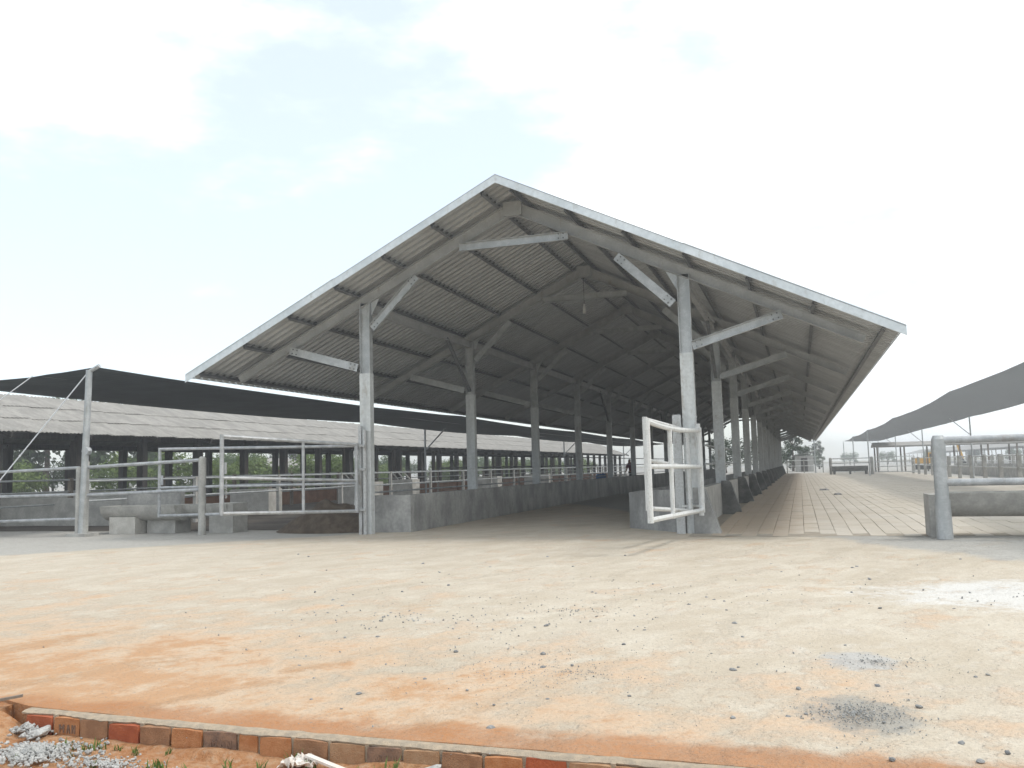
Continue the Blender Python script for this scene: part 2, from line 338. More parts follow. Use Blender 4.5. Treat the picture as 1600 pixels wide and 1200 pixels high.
for i in range(41):
    x = -1.62 + PW * (i + .5); off = (i % 2) * PL / 2 + random.uniform(-.05, .05)
    for j in range(90):
        y = 16.4 + PL * (j + .5) - off
        if y - PL / 2 < 16.36: 
            continue
        z = pz(y) + random.uniform(-.004, .004); sl_ = math.atan((pz(y + .3) - pz(y - .3)) / .6)
        if j < 12 and i < 25 and count < 290:
            inst('paver', pm, (x, y, z), pav, (sl_ + random.uniform(-.004, .004), random.uniform(-.008, .008), random.uniform(-.006, .006))); count += 1
        elif y < 99: rest.add([(v.x + x, v.y + y, v.z + z + v.y * math.tan(sl_)) for v in pv], pf)
rest.build('distant_pavers', M['paver'], pav)['kind'] = 'stuff'

# ================================================================= MAIN BARN
CX, Y0, BAY, NF = -5.405, 17.15, 6.4, 14
HW, ER, ZR, ZE, YG = 3.435, 7.17, 7.04, 3.51, 16.04
SLP = (ZR - ZE) / ER; YE = Y0 + BAY * (NF - 1) + 1.1
ang = math.atan(SLP)
barn = thing('cattle_barn', (CX, Y0, 0), 'long new open-sided cattle barn with steel frame and zinc gable roof', 'barn')
def rz(dx): return ZR - SLP * abs(dx)
# roof sheets, each a corrugated sheet one metre wide from ridge to eave
SWD = 1.0; pitch = .25; ln = math.hypot(ER, ZR - ZE)
def sheet_mesh(side):
    mb = MB(); prof = []
    n = int(SWD / pitch)
    for k in range(n): b = -SWD / 2 + k * pitch; prof += [(b, 0), (b + .09, 0), (b + .115, .05), (b + .205, .05), (b + .23, 0)]
    prof += [(SWD / 2, 0), (SWD / 2 + .09, 0), (SWD / 2 + .115, .051), (SWD / 2 + .2, .051)]
    nrm = Vector((side * math.sin(ang), 0, math.cos(ang))); dn = Vector((side * math.cos(ang), 0, -math.sin(ang)))
    vs = []
    for q in (0, .33, .66, 1.0):
        for a, c in prof: vs.append(dn * (q * ln) + Vector((0, a, 0)) + nrm * (c - .054))
    m = len(prof)
    fs = [(r * m + i, r * m + i + 1, (r + 1) * m + i + 1, (r + 1) * m + i) for r in range(3) for i in range(m - 1)]
    mb.add(vs, fs); return mb.mesh('roof_sheet', M['sheet'])
nsh = int(round((YE - YG) / SWD))
for side in (-1, 1):
    sm = sheet_mesh(side)
    for k in range(nsh):
        inst('roof_sheet', sm, (CX, YG + SWD * (k + .5), ZR + .002 * (k % 2)), barn)
# ridge cap and verge flashing
mb = MB()
for s in (-1, 1): mb.add([(CX, YG, ZR + .03), (CX + s * .28, YG, ZR + .03 - .28 * SLP), (CX + s * .28, YE, ZR + .03 - .28 * SLP), (CX, YE, ZR + .03)], [(0, 1, 2, 3)])
mb.build('ridge_cap', M['flash'], barn)
for s in (-1, 1):
    for a, b in ((0, .5), (.5, 1)):
        ov = .012 if a else 0
        p0 = Vector((CX + s * ER * a, YG, rz(ER * a))); p1 = Vector((CX + s * (ER * b + (.06 if b == 1 else 0)), YG, rz(ER * b + (.06 if b == 1 else 0))))
        mb = MB()
        for (ya, yb, za, zb) in ((-.02 - ov, .0, -.075, .045), (-.03 - ov, -.02 - ov, -.125, -.07), (-.02 - ov, .16, .035, .05 + ov)):
            vs = [(p.x, YG + y, p.z + z) for p in (p0, p1) for y, z in ((ya, za), (yb, za), (yb, zb), (ya, zb))]
            mb.add(vs, [(0, 1, 2, 3), (4, 5, 6, 7), (0, 1, 5, 4), (1, 2, 6, 5), (2, 3, 7, 6), (3, 0, 4, 7)])
        mb.build('verge_flashing', M['flash'], barn)
    e = CX + s * ER
    MB().bar((e, YG + .02, ZE - .035), (e, YE, ZE - .035), .02, .035).build('eave_trim', M['flash'], barn)
# purlins
for s in (-1, 1):
    for dx in (.32, 1.4, 2.5, 3.6, 4.7, 5.8, 6.9):
        z = rz(dx) - .036 / math.cos(ang) - .066
        MB().channel((CX + s * dx, YG + .05, z), (CX + s * dx, YE - .05, z), .065, .12, .006, upv=(s * math.sin(ang), 0, math.cos(ang))).build('purlin', M['purlin'], barn)
# longitudinal eave beams on the column heads
ZB = rz(HW) - .46
for s in (-1, 1):
    MB().ibeam((CX + s * HW, Y0 + .1, ZB), (CX + s * HW, YE - 1.1, ZB), .1, .2).build('eave_beam', M['steel'], barn)
def bolts(parent, p, d, nrm, mat):
    mb = MB(); d = Vector(d).normalized(); nrm = Vector(nrm); sd = d.cross(nrm).normalized()
    for a in (-.05, .05):
        for b in (-.045, .045):
            q = Vector(p) + d * a + sd * b; mb.tube(q, q + nrm * .018, .016, 6)
    mb.build('bolts', mat, parent)
ZP = 3.44; WT = .2
for k in range(NF):
    y = Y0 + BAY * k
    for s in (-1, 1):
        x = CX + s * HW; zt = rz(HW) - .36
        c = MB().ibeam((x, y, ZP - .05), (x, y, zt), .15, .24, .014, .010, upv=(1, 0, 0)).build('column', M['galv'], barn)
        # painted lower casing
        mb = MB().box(x - .125, x + .125, y - .085, y + .085, 0.0, ZP)
        if k == 0: mb.box(x - .132, x + .132, y - .092, y + .092, 2.18, 2.21)
        mb.build('casing', M['casing'], c)
        # stiffener between column head and rafter
        MB().add([(x - s * .13, y - .006, zt), (x - s * .34, y - .006, zt + .10), (x - s * .13, y - .006, zt - .3), (x - s * .13, y + .006, zt), (x - s * .34, y + .006, zt + .10), (x - s * .13, y + .006, zt - .3)],
                 [(0, 1, 2), (3, 4, 5), (0, 1, 4, 3), (1, 2, 5, 4), (2, 0, 3, 5)]).build('haunch_plate', M['galv'], c)
        # rafter
        nrm = Vector((s * math.sin(ang), 0, math.cos(ang)))
        a = Vector((CX + s * .17, y, rz(.17))) - nrm * (.165 + .12); b = Vector((CX + s * 6.76, y, rz(6.76))) - nrm * (.165 + .09)
        r_ = MB().ibeam(a, b, .14, .25, .012, .010, upv=nrm, h2=.17).build('rafter', M['steel'], barn)
        # inner and outer knee braces
        yb = y - .13
        q0, q1 = Vector((x - s * .2, yb, 4.40)), Vector((x - s * 1.27, yb, 5.44))
        br = MB().channel(q0, q1, .07, .17, .008, upv=(s, 0, 1)).build('knee_brace', M['galv'], barn)
        o0, o1 = Vector((x + s * .13, yb, 3.56)), Vector((x + s * 1.80, yb, 4.04))
        br2 = MB().channel(o0, o1, .07, .17, .008).build('outer_brace', M['galv'], barn)
        if k == 0:
            for pp, qq, par in ((q0, q1, br), (q1, q0, br), (o0, o1, br2), (o1, o0, br2)):
                bolts(par, pp + (qq - pp).normalized() * .13 + Vector((0, -.035, 0)), qq - pp, (0, -1, 0), M['purlin'])
    zc = 5.97
    ct = MB().channel((CX - 1.18, y - .13, zc), (CX + 1.18, y - .13, zc), .07, .17).build('collar_tie', M['galv'], barn)
    if k == 0: bolts(ct, (CX + 1.05, y - .165, zc), (1, 0, 0), (0, -1, 0), M['purlin'])
    MB().box(CX - .2, CX + .2, y - .075, y + .075, ZR - .50, ZR - .20).build('ridge_plate', M['steel'], barn)
# longitudinal braces to the eave beam
for s, ks in ((-1, (1, 4, 7, 10)), (1, (1, 4, 7, 10))):
    for k in ks:
        y = Y0 + BAY * k; x = CX + s * HW
        MB().bar((x, y - 1.75, ZB - .05), (x, y - .08, 3.55), .08, .08).build('longitudinal_brace', M['purlin'], barn)
# neck rails of cattle pipe on the pen side of the left columns
for z in (1.37, 1.72):
    MB().tube((CX - HW - .19, Y0 + 4.5, z), (CX - HW - .19, YE - 1, z), .024, 6).build('neck_rail', M['purlin'], barn)
MB().tube((CX - HW - .19, Y0 + .2, .86), (CX - HW - .19, YE - 1, .86), .022, 6).build('neck_rail', M['gate'], barn)
for z in (1.3, 1.75):
    MB().tube((CX + HW - .19, Y0 + 4.5, z), (CX + HW - .19, YE - 1, z), .024, 6).build('neck_rail', M['gate'], barn)
# lamp hung under the second collar tie
lp = thing('hanging_lamp', (CX, Y0 + BAY, 5.45), 'small white lamp hanging from wire under the second roof frame', 'lamp')
MB().tube((CX, Y0 + BAY - .13, 5.72), (CX, Y0 + BAY - .13, 6.5), .006, 5).build('wire', M['black'], lp)
MB().tube((CX, Y0 + BAY - .13, 5.50), (CX, Y0 + BAY - .13, 5.70), .05, 10, .042).tube((CX, Y0 + BAY - .13, 5.70), (CX, Y0 + BAY - .13, 5.76), .03, 8).build('lamp_tube', M['lamp'], lp, True)

# low walls of the feed alley
def wobble(o, amp, sc=2.0):
    for v in o.data.vertices:
        n = noise.noise_vector(Vector(v.co) * sc); v.co += Vector((n.x, n.y, n.z)) * amp
def gridbox(mb, x0, x1, y0, y1, z0, z1, st=.5):
    n = max(1, int((y1 - y0) / st))
    for k in range(n + 1):
        y = y0 + (y1 - y0) * k / n; mb.v += [Vector(p) for p in ((x0, y, z0), (x1, y, z0), (x1, y, z1), (x0, y, z1))]
    b = len(mb.v) - 4 * (n + 1)
    for k in range(n):
        a = b + 4 * k; mb.f += [(a, a + 1, a + 5, a + 4), (a + 1, a + 2, a + 6, a + 5), (a + 2, a + 3, a + 7, a + 6), (a + 3, a, a + 4, a + 7)]
    mb.f += [(b, b + 3, b + 2, b + 1), (b + 4 * n, b + 4 * n + 1, b + 4 * n + 2, b + 4 * n + 3)]; return mb
lw = thing('feed_wall', (-8.5, Y0 + .4, 0), 'long low grey concrete feed trough wall along the left columns', 'wall')
o = gridbox(MB(), -8.24, -8.05, Y0 + .65, YE - 1, 0, .80).build('inner_wall', M['conc'], lw); wobble(o, .012, 1.3)
o = gridbox(MB(), -9.06, -8.92, Y0 + .66, YE - 1, 0, .74).build('outer_wall', M['conc'], lw); wobble(o, .012, 1.3)
o = MB().box(-9.07, -8.045, Y0 + .45, Y0 + .64, 0, .80).build('end_wall', M['conc'], lw); wobble(o, .012, 3)
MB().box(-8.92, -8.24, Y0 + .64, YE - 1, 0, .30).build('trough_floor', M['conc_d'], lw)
rw = thing('buttressed_wall', (-2.2, Y0, 0), 'long low concrete wall with sloping buttresses along the right columns', 'wall')
gridbox(MB(), -2.14, -1.96, Y0 + .2, YE - 1, 0, .80).build('outer_wall', M['conc_l'], rw)
gridbox(MB(), -3.46, -3.30, Y0 + 1.5, YE - 1, 0, .74).build('inner_wall', M['conc'], rw)
mb = MB(); mb.add([(-3.47, 18.6, 0), (-2.1, 17.12, 0), (-1.98, 17.24, 0), (-3.32, 18.75, 0), (-3.47, 18.6, .75), (-2.1, 17.12, .84), (-1.98, 17.24, .84), (-3.32, 18.75, .75)],
       [(0, 1, 2, 3), (4, 5, 6, 7), (0, 1, 5, 4), (1, 2, 6, 5), (2, 3, 7, 6), (3, 0, 4, 7)]); mb.build('end_wall', M['conc'], rw)
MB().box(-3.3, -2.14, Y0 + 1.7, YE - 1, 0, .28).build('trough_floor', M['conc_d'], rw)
for k in range(NF):
    y = Y0 + BAY * k - .17
    pr = [(-1.955, 0), (-1.47, 0), (-1.72, .80), (-1.80, .86), (-1.955, .86)]
    vs = [(x, y, z) for x, z in pr] + [(x, y + .3, z) for x, z in pr]; n = 5
    MB().add(vs, [tuple(range(n)), tuple(range(n, 2 * n))] + [(i, (i + 1) % n, n + (i + 1) % n, n + i) for i in range(n)]).build('buttress', M['conc_d' if k else 'conc'], rw)  # shade of the buttress fronts is put into the darker concrete colour

# ================================================================= GATES
def elbow_gate(name, label, p0, p1, z0, z1, uprights, mids, r, mat, group=None, droop=0.0, plate=None):
    """p0 hinge end, p1 free end; pipe frame with uprights at the given fractions and rails at given heights"""
    a, b = Vector((p0[0], p0[1], 0)), Vector((p1[0], p1[1], 0)); g = thing(name, (a.x, a.y, 0), label, 'gate', group)
    za = z0 if isinstance(z0, tuple) else (z0, z0); zb = z1 if isinstance(z1, tuple) else (z1, z1)
    def P(t, h): q = a.lerp(b, t); lo = za[0] + (za[1] - za[0]) * t; hi = zb[0] + (zb[1] - zb[0]) * t; return Vector((q.x, q.y, lo + (hi - lo) * h + droop * h * (4 * (t - .5) ** 2 - 1) * (1 if h == 1 else 0)))
    for h in (0, 1):
        pts = [P(t / 8, h) for t in range(9)]; MB().path(pts, r).build('rail', mat, g, True)
    for h in mids: MB().path([P(t / 4, h) for t in range(5)], r * .92).build('rail', mat, g, True)
    for t in uprights: MB().tube(P(t, 0) - Vector((0, 0, r)), P(t, 1) + Vector((0, 0, r)), r * (1.12 if t in (0, 1) else .9)).build('upright', mat, g, True)
    for h in (.12, .88):
        q = P(0, h); MB().box(q.x - .05, q.x + .05, q.y - .03, q.y + .03, q.z - .04, q.z + .04).build('hinge', M['steel'], g)
    if plate is not None:
        q = P(1, plate); d = (a - b).normalized() * .17; MB().bar(q + Vector((0, 0, -.06)) + d * .3, q + Vector((0, 0, .16)) + d * .3, .10, .015, upv=(0, 1, 0)).build('latch_plate', mat, g)
    return g, P
gA, PA = elbow_gate('pipe_gate', 'galvanised pipe gate swung out towards the viewer from the left column', (-8.95, 16.86), (-10.5, 14.38), (.50, .60), (1.90, 2.07), (0, .42, 1), (.46,), .035, M['gate'], plate=.55)
mb = MB(); q = PA(.97, .46)
for i in range(8): c = q - Vector((0, 0, .05 + .045 * i)); mb.bar(c + Vector((-.014, 0, -.02)), c + Vector((.014, 0, .02)), .012, .03 if i % 2 else .012)
mb.build('chain', M['steel'], gA)
gB, PB = elbow_gate('pipe_gate', 'longer galvanised pipe gate standing nearly straight behind the swung one, left pens', (-9.02, 16.98), (-14.12, 17.02), (.50, .44), (1.88, 1.97), (0, .66, 1), (.42,), .033, M['gate'], plate=.5)
gC, PC = elbow_gate('pipe_gate', 'whitish pipe gate with sagging top rail swung out by the right column', (-1.74, 16.55), (-2.12, 13.0), (.46, .50), (1.93, 1.95), (0, .62, 1), (.54,), .041, M['gate_white'], droop=.06)
gD, PD = elbow_gate('pipe_gate', 'second whitish pipe gate folded close behind the sagging one', (-1.98, 16.75), (-2.33, 14.1), (.44, .62), (1.93, 2.04), (0, 1), (.54,), .036, M['gate_white'])
gp = thing('gate_post', (-8.83, 16.92, 0), 'galvanised gate post bolted in front of the left front column', 'post')
MB().box(-8.955, -8.885, 16.96, 17.03, 0, 2.30).build('flat_plate', M['worn'], gp)
MB().tube((-8.82, 16.98, 0), (-8.82, 16.98, 2.22), .042, 10).build('pipe', M['worn'], gp, True)
for z in (.5, 1.35, 1.85): MB().box(-8.98, -8.77, 16.89, 16.95, z, z + .05).build('hinge_bracket', M['steel'], gp)
gp = thing('gate_post', (-2.2, 17.0, 0), 'whitish steel gate post in front of the right front column', 'post')
MB().box(-2.28, -2.12, 16.98, 17.08, 0, 2.25).build('flat_plate', M['worn'], gp)
MB().tube((-1.78, 16.75, .35), (-1.78, 16.75, 2.05), .045, 10).build('pipe', M['gate_white'], gp, True)
for z in (.5, 1.25, 1.9): MB().box(-2.15, -1.76, 16.86, 16.98, z, z + .04).build('hinge_bracket', M['gate_white'], gp)
# brown feed heap by the left gate post
mb = MB(); n = 40; vs = []
for j in range(n + 1):
    for i in range(n + 1):
        u = i / n * 2 - 1; v = j / n * 2 - 1; x = -10.25 + 1.3 * u; y = 18.0 + .75 * v
        rr = math.hypot(u * (1 + .15 * nz3(u * 2, v * 2)), v); hgt = max(0, 1 - rr) ** .7 * .80 * (.70 + .38 * (u + 1) / 2 + .25 * nz3(u * 3, v * 3, 2))
        vs.append((x, y, hgt + .02 * nz3(x * 9, y * 9) * (hgt > .01) - .01))
mb.add(vs, [(j * (n + 1) + i, j * (n + 1) + i + 1, (j + 1) * (n + 1) + i + 1, (j + 1) * (n + 1) + i) for j in range(n) for i in range(n)])
o = mb.build('feed_heap', M['heap'], None, True, org=(-10.35, 18.15, 0)); tag(o, 'low heap of brown soil beside the left gate post', 'heap')

# ================================================================= LEFT PENS
def fence(name, label, pts, zs, ph, pr, rr, pm_, rm, cat='fence', cap=True, group=None, square=False):
    f = thing(name, (pts[0][0], pts[0][1], 0), label, cat, group)
    for p in pts:
        if square: MB().box(p[0] - pr, p[0] + pr, p[1] - pr, p[1] + pr, 0, ph).build('post', pm_, f)
        else:
            mb = MB().tube((p[0], p[1], 0), (p[0], p[1], ph - pr * .5), pr, 12)
            if cap: mb.tube((p[0], p[1], ph - pr * .5), (p[0], p[1], ph), pr, 12, pr * .55)
            mb.build('post', pm_, f, True)
    for za, zb in zs:
        n = len(pts) - 1
        for i in range(n):
            a, b = pts[i], pts[i + 1]; t0, t1 = i / n, (i + 1) / n
            MB().tube((a[0], a[1], za + (zb - za) * t0), (b[0], b[1], za + (zb - za) * t1), rr, 8).build('rail', rm, f, True)
    return f
fence('pipe_fence', 'pipe rail fence from the tall net pole to the round concrete post, left', [(-16.0, 16.75), (-12.93, 17.0)], [(1.60, 1.69), (.95, 1.02)], 1.77, .085, .04, M['conc_l'], M['gate'])
fence('pipe_fence', 'pipe rail fence running left out of view from the tall net pole', [(-22.5, 16.3), (-19.3, 16.5), (-16.16, 16.72)], [(1.45, 1.60), (.93, .97), (.30, .40)], 1.62, .07, .036, M['conc_l'], M['gate'])
fence('pipe_fence', 'thin pipe rail fence running back from the tall pole along the left pen', [(-16.35, 17.0 + 4.2 * i) for i in range(18)], [(1.28, 1.28), (.80, .80)], 1.32, .05, .026, M['conc_l'], M['galv'], square=True)
fence('pipe_fence', 'far pipe rail fence before the old barn columns on the left', [(-20.6, 17.0 + 4.0 * i) for i in range(24)], [(1.32, 1.32), (.98, .98), (.62, .62)], 1.38, .055, .024, M['timber'], M['galv'], square=True)
# half-round troughs on blocks
def trough(name, label, x0, x1, y, zr, r, blocks, mat, bmat, end=True):
    t = thing(name, ((x0 + x1) / 2, y, 0), label, 'trough'); n = 14; mb = MB()
    def ring(x, rr): return [Vector((x, y + rr * math.cos(math.pi + math.pi * i / n), zr + rr * math.sin(math.pi + math.pi * i / n))) for i in range(n + 1)]
    A, B, C, D = ring(x0, r), ring(x1, r), ring(x0, r - .06), ring(x1, r - .06); m = n + 1
    mb.add(A + B + C + D, [(i, i + 1, m + i + 1, m + i) for i in range(n)] + [(2 * m + i, 2 * m + i + 1, 3 * m + i + 1, 3 * m + i) for i in range(n)] +
           [(i, i + 1, 2 * m + i + 1, 2 * m + i) for i in range(n)] + [(m + i, m + i + 1, 3 * m + i + 1, 3 * m + i) for i in range(n)] + [(0, m, 3 * m, 2 * m), (n, m + n, 3 * m + n, 2 * m + n)])
    mb.build('basin', mat, t, True)
    if end:
        for x in (x0, x1): MB().add([(x + (.05 if x == x1 else -.05) * s_, v.y, v.z) for s_ in (0, 1) for v in ring(x, r - .003)], [tuple(range(m)), tuple(range(m, 2 * m))] + [(i, i + 1, m + i + 1, m + i) for i in range(n)] + [(0, n, m + n, m)]).build('end_plate', mat, t)
    for a, b, h in blocks: MB().box(a, b, y - r * .85, y + r * .85, 0, h).build('support_block', bmat, t)
    return t
trough('water_trough', 'half-round concrete trough on pale blocks beside the tall net pole', -16.0, -13.95, 17.62, .66, .36, [(-15.8, -15.05, .40)], M['conc_l'], M['block'])
trough('water_trough', 'half-round concrete trough on grey blocks behind the round fence post', -14.72, -12.75, 17.9, .66, .34, [(-14.95, -14.15, .5), (-13.2, -12.55, .68)], M['conc_l'], M['conc_l'])
o = MB().box(-15.95, -14.35, 18.05, 18.2, 0, .96).build('splash_wall', M['conc'], None, org=(-15.1, 18.1, 0)); tag(o, 'grey concrete slab wall standing behind the left trough', 'wall')
t = thing('feed_bunk', (-20, 20.5, 0), 'long pale concrete feed bunk behind the rails at far left', 'trough')
MB().box(-27, -17.4, 20.4, 20.6, 0, .80).build('front_wall', M['conc_l'], t); MB().box(-27, -17.4, 21.3, 21.45, 0, .95).build('back_wall', M['conc_l'], t)
MB().box(-17.4, -17.25, 20.4, 21.45, 0, .90).build('end_wall', M['conc_l'], t); MB().box(-27, -17.4, 20.6, 21.3, 0, .3).build('trough_floor', M['conc_d'], t)
# brick dwarf wall and whitewashed tanks along the pens
bw = thing('dwarf_wall', (-21.6, 22, 0), 'long low red brick wall under the eave of the old barn', 'wall')
for k in range(20): MB().box(-21.7, -21.5, 22.5 + 4 * k, 26.3 + 4 * k, 0, .62 + .05 * random.random()).build('wall_panel', M['brickwall'], bw)
for i, (x, y, w, d, h, lab) in enumerate([(-17.6, 26.0, 1.5, .8, .85, 'whitewashed block tank nearest behind the left gates'), (-17.6, 33.5, 1.7, .8, .92, 'whitewashed block tank left of the second barn column'),
        (-17.4, 37.6, 1.0, .8, .95, 'narrow whitewashed tank just right of the second barn column'), (-17.6, 49, 1.8, .8, .9, 'whitewashed tank right of the third barn column'), (-17.6, 60, 1.8, .8, .9, 'small far whitewashed tank left of the fourth barn column')]):
    t = thing('block_tank', (x, y, 0), lab, 'tank')
    mb = MB(); mb.box(x - w / 2, x + w / 2, y - d / 2, y - d / 2 + .12, 0, h).box(x - w / 2, x + w / 2, y + d / 2 - .12, y + d / 2, 0, h).box(x - w / 2, x - w / 2 + .12, y - d / 2 + .12, y + d / 2 - .12, 0, h - .002).box(x + w / 2 - .12, x + w / 2, y - d / 2 + .12, y + d / 2 - .12, 0, h - .002)
    mb.build('tank_walls', M['block'], t); MB().box(x - w / 2 + .12, x + w / 2 - .12, y - d / 2 + .12, y + d / 2 - .12, 0, h - .2).build('water', M['conc_d'], t)
    if i in (1, 2):
        for q in range(3): MB().bar((x - .4 + .3 * q, y, h), (x - .75 + .3 * q, y, h + .38), .06, .04).build('slat', M['block'], t)
dr = thing('plastic_drum', (-9.7, 44.5, 0), 'blue plastic drum behind the left feed wall', 'drum')
mb = MB()
for z0, z1, a, b in ((0, .08, .27, .29), (.08, .3, .29, .28), (.3, .34, .30, .30), (.34, .62, .28, .28), (.62, .66, .30, .30), (.66, .86, .28, .28), (.86, .93, .28, .22)): mb.tube((-9.7, 44.5, z0), (-9.7, 44.5, z1), a, 16, b)
mb.build('barrel', M['blue'], dr, True); MB().tube((-9.6, 44.5, .93), (-9.6, 44.5, .97), .05, 10).build('bung', M['blue'], dr)

# shade nets: sagging cloth strips on poles
def net(name, label, xa, za, xb, zb, y0, y1, bays, sag, scal, n_across=10, front=0.0, mat='net'):
    t = thing(name, (xa, y0, 0), label, 'shade net'); mb = MB(); nyy = bays * 10; vs = []
    for j in range(nyy + 1):
        v = j / nyy; y = y0 + (y1 - y0) * v; ph = (v * bays) % 1.0; s = 4 * ph * (1 - ph)
        for i in range(n_across + 1):
            u = i / n_across; x = xa + (xb - xa) * u; su = 4 * u * (1 - u)
            pull = scal * s * (1 - 2 * u); z = za + (zb - za) * u - sag * s * (.6 + .4 * abs(1 - 2 * u)) - sag * .5 * su + .02 * nz3(x * 1.5, y * .8)
            vs.append((x + pull, y + (front * su if j == 0 else 0), z))
    w = n_across + 1; N = len(vs)
    fs = [(j * w + i, j * w + i + 1, (j + 1) * w + i + 1, (j + 1) * w + i) for j in range(nyy) for i in range(n_across)]
    mb.add(vs, fs); o = mb.build('cloth', M[mat], t, True)
    m = o.modifiers.new('thick', 'SOLIDIFY'); m.thickness = .012
    return t
nl = net('shade_net', 'black shade net stretched over the left pen in front of the old barn', -15.7, 3.95, -20.6, 3.82, 16.7, 112, 4, .12, .1)
for q in (.35, .7): MB().tube((-15.7 - 4.9 * q, 16.8, 3.86 - .02), (-15.7 - 4.9 * q, 112, 3.7), .012, 5).build('wire', M['galv'], nl)
np_ = thing('net_pole', (-16.05, 16.72, 0), 'tall galvanised pole holding the near corner of the left shade net', 'pole')
MB().tube((-16.05, 16.72, 0), (-15.92, 16.72, 3.9), .085, 12, .075).build('shaft', M['galv'], np_, True)
MB().tube((-15.92, 16.72, 3.86), (-15.66, 16.76, 3.99), .05, 8).tube((-15.95, 16.66, 1.98), (-15.95, 16.78, 1.98), .1, 10).build('clamp', M['gate'], np_)
MB().box(-16.3, -15.75, 16.5, 16.95, 0, .07).build('footing', M['conc_l'], np_)
for nm, a, b in (('left net pole', (-15.93, 16.7, 3.85), (-18.2, 15.4, .3)),):
    o = MB().tube(a, b, .014, 6).build('guy_rope', M['rope'], None, org=b); tag(o, 'taut white rope from the tall net pole down to the left', 'rope')
o = MB().tube((-17.6, 16.7, 3.86), (-18.9, 15.9, 2.6), .012, 6).build('guy_rope', M['rope'], None, org=(-18.9, 15.9, 2.6)); tag(o, 'short white rope at the net edge near the left border', 'rope')
for y, lab in ((47.2, 'thin braced net pole between the first and second barn columns'), (79, 'thin braced net pole between the third and fourth barn columns'), (108, 'farthest thin braced pole under the left shade net')):
    p = thing('net_pole', (-20.6, y, 0), lab, 'pole')
    MB().tube((-20.6, y, 0), (-20.6, y, 3.8), .06, 8).build('shaft', M['galv'], p, True); MB().tube((-20.6, y, 2.5), (-19.3, y, 3.75), .04, 6).build('brace', M['steel'], p, True)

# ================================================================= OLD BARN (left)
EX, EZ, RX, RZ, OY0, OY1 = -22.2, 2.8, -25.9, 4.22, 10.0, 118.0
ob = thing('old_barn', (RX, OY0, 0), 'long low old cattle barn with weathered grey sheet roof on dark posts', 'barn')
osl = math.atan2(RZ - EZ, EX - RX); rows = 3; rl = math.hypot(EX - RX, RZ - EZ) / rows; swd = 1.1
mb = MB(); pr = []
nn = 7
for k in range(nn): b = -swd / 2 + k * swd / nn; pr += [(b, 0), (b + swd / nn * .5, .03)]
pr.append((swd / 2, 0)); mm = len(pr); vs = [(q * math.cos(osl), a, c - q * math.sin(osl)) for q in (0, rl + .09) for a, c in pr]; vs += [(x, y, z - .012) for x, y, z in vs]
fs = [(i, i + 1, mm + i + 1, mm + i) for i in range(mm - 1)] + [(2 * mm + i, 2 * mm + i + 1, 3 * mm + i + 1, 3 * mm + i) for i in range(mm - 1)] + [(mm + i, mm + i + 1, 3 * mm + i + 1, 3 * mm + i) for i in range(mm - 1)]
osm = mb.add(vs, fs).mesh('roof_sheet', M['oldroof'])
ns = int((OY1 - OY0) / swd); cnt = 0; far = MB()
for k in range(ns):
    for r_ in range(rows):
        x = RX + math.cos(osl) * rl * r_; z = RZ - math.sin(osl) * rl * r_ + .03 * (rows - r_); y = OY0 + swd * (k + .5)
        if cnt < 296: inst('roof_sheet', osm, (x, y, z + random.uniform(-.006, .006)), ob, (.032, random.uniform(-.006, .006), random.uniform(-.012, .012))); cnt += 1
        else: far.add([(v.co.x + x, v.co.y + y, v.co.z + z) for v in osm.vertices], [tuple(p.vertices) for p in osm.polygons])
far.build('distant_roof_sheets', M['oldroof'], ob)['kind'] = 'stuff'
MB().add([(RX, OY0, RZ), (RX - 4.2, OY0, RZ - 1.6), (RX - 4.2, OY1, RZ - 1.6), (RX, OY1, RZ), (RX, OY0, RZ - .03), (RX - 4.2, OY0, RZ - 1.63), (RX - 4.2, OY1, RZ - 1.63), (RX, OY1, RZ - .03)], [(0, 1, 2, 3), (4, 5, 6, 7), (0, 1, 5, 4), (2, 3, 7, 6), (1, 2, 6, 5)]).build('rear_roof_slope', M['oldroof'], ob)
cy = [OY0 + 1 + 3.1 * k for k in range(35)]
cm = MB().box(-.13, .13, -.13, .13, 0, 2.75).mesh('post', M['darkwood']); cl = MB().box(-.1, .1, -.1, .1, 0, 3.0).mesh('post', M['timber'])
for i, y in enumerate(cy):
    inst('post', cm, (EX - .55, y, 0), ob); inst('post', cm, (RX - 3.6, y + .4, 0), ob)
    if i % 2 == 0: inst('post', cl, (EX - 1.6, y + 1.5, 0), ob)
for x, z in ((EX - .55, 2.72), (RX - 3.6, 2.7), (EX - 2.2, 3.28)): MB().bar((x, OY0, z), (x, OY1, z), .14, .2).build('plate_beam', M['darkwood'], ob)
for k in range(36): y = OY0 + 1 + 3.1 * k; MB().bar((RX, y, RZ - .14), (EX + .1, y, EZ - .11), .1, .16).build('rafter', M['darkwood'], ob)

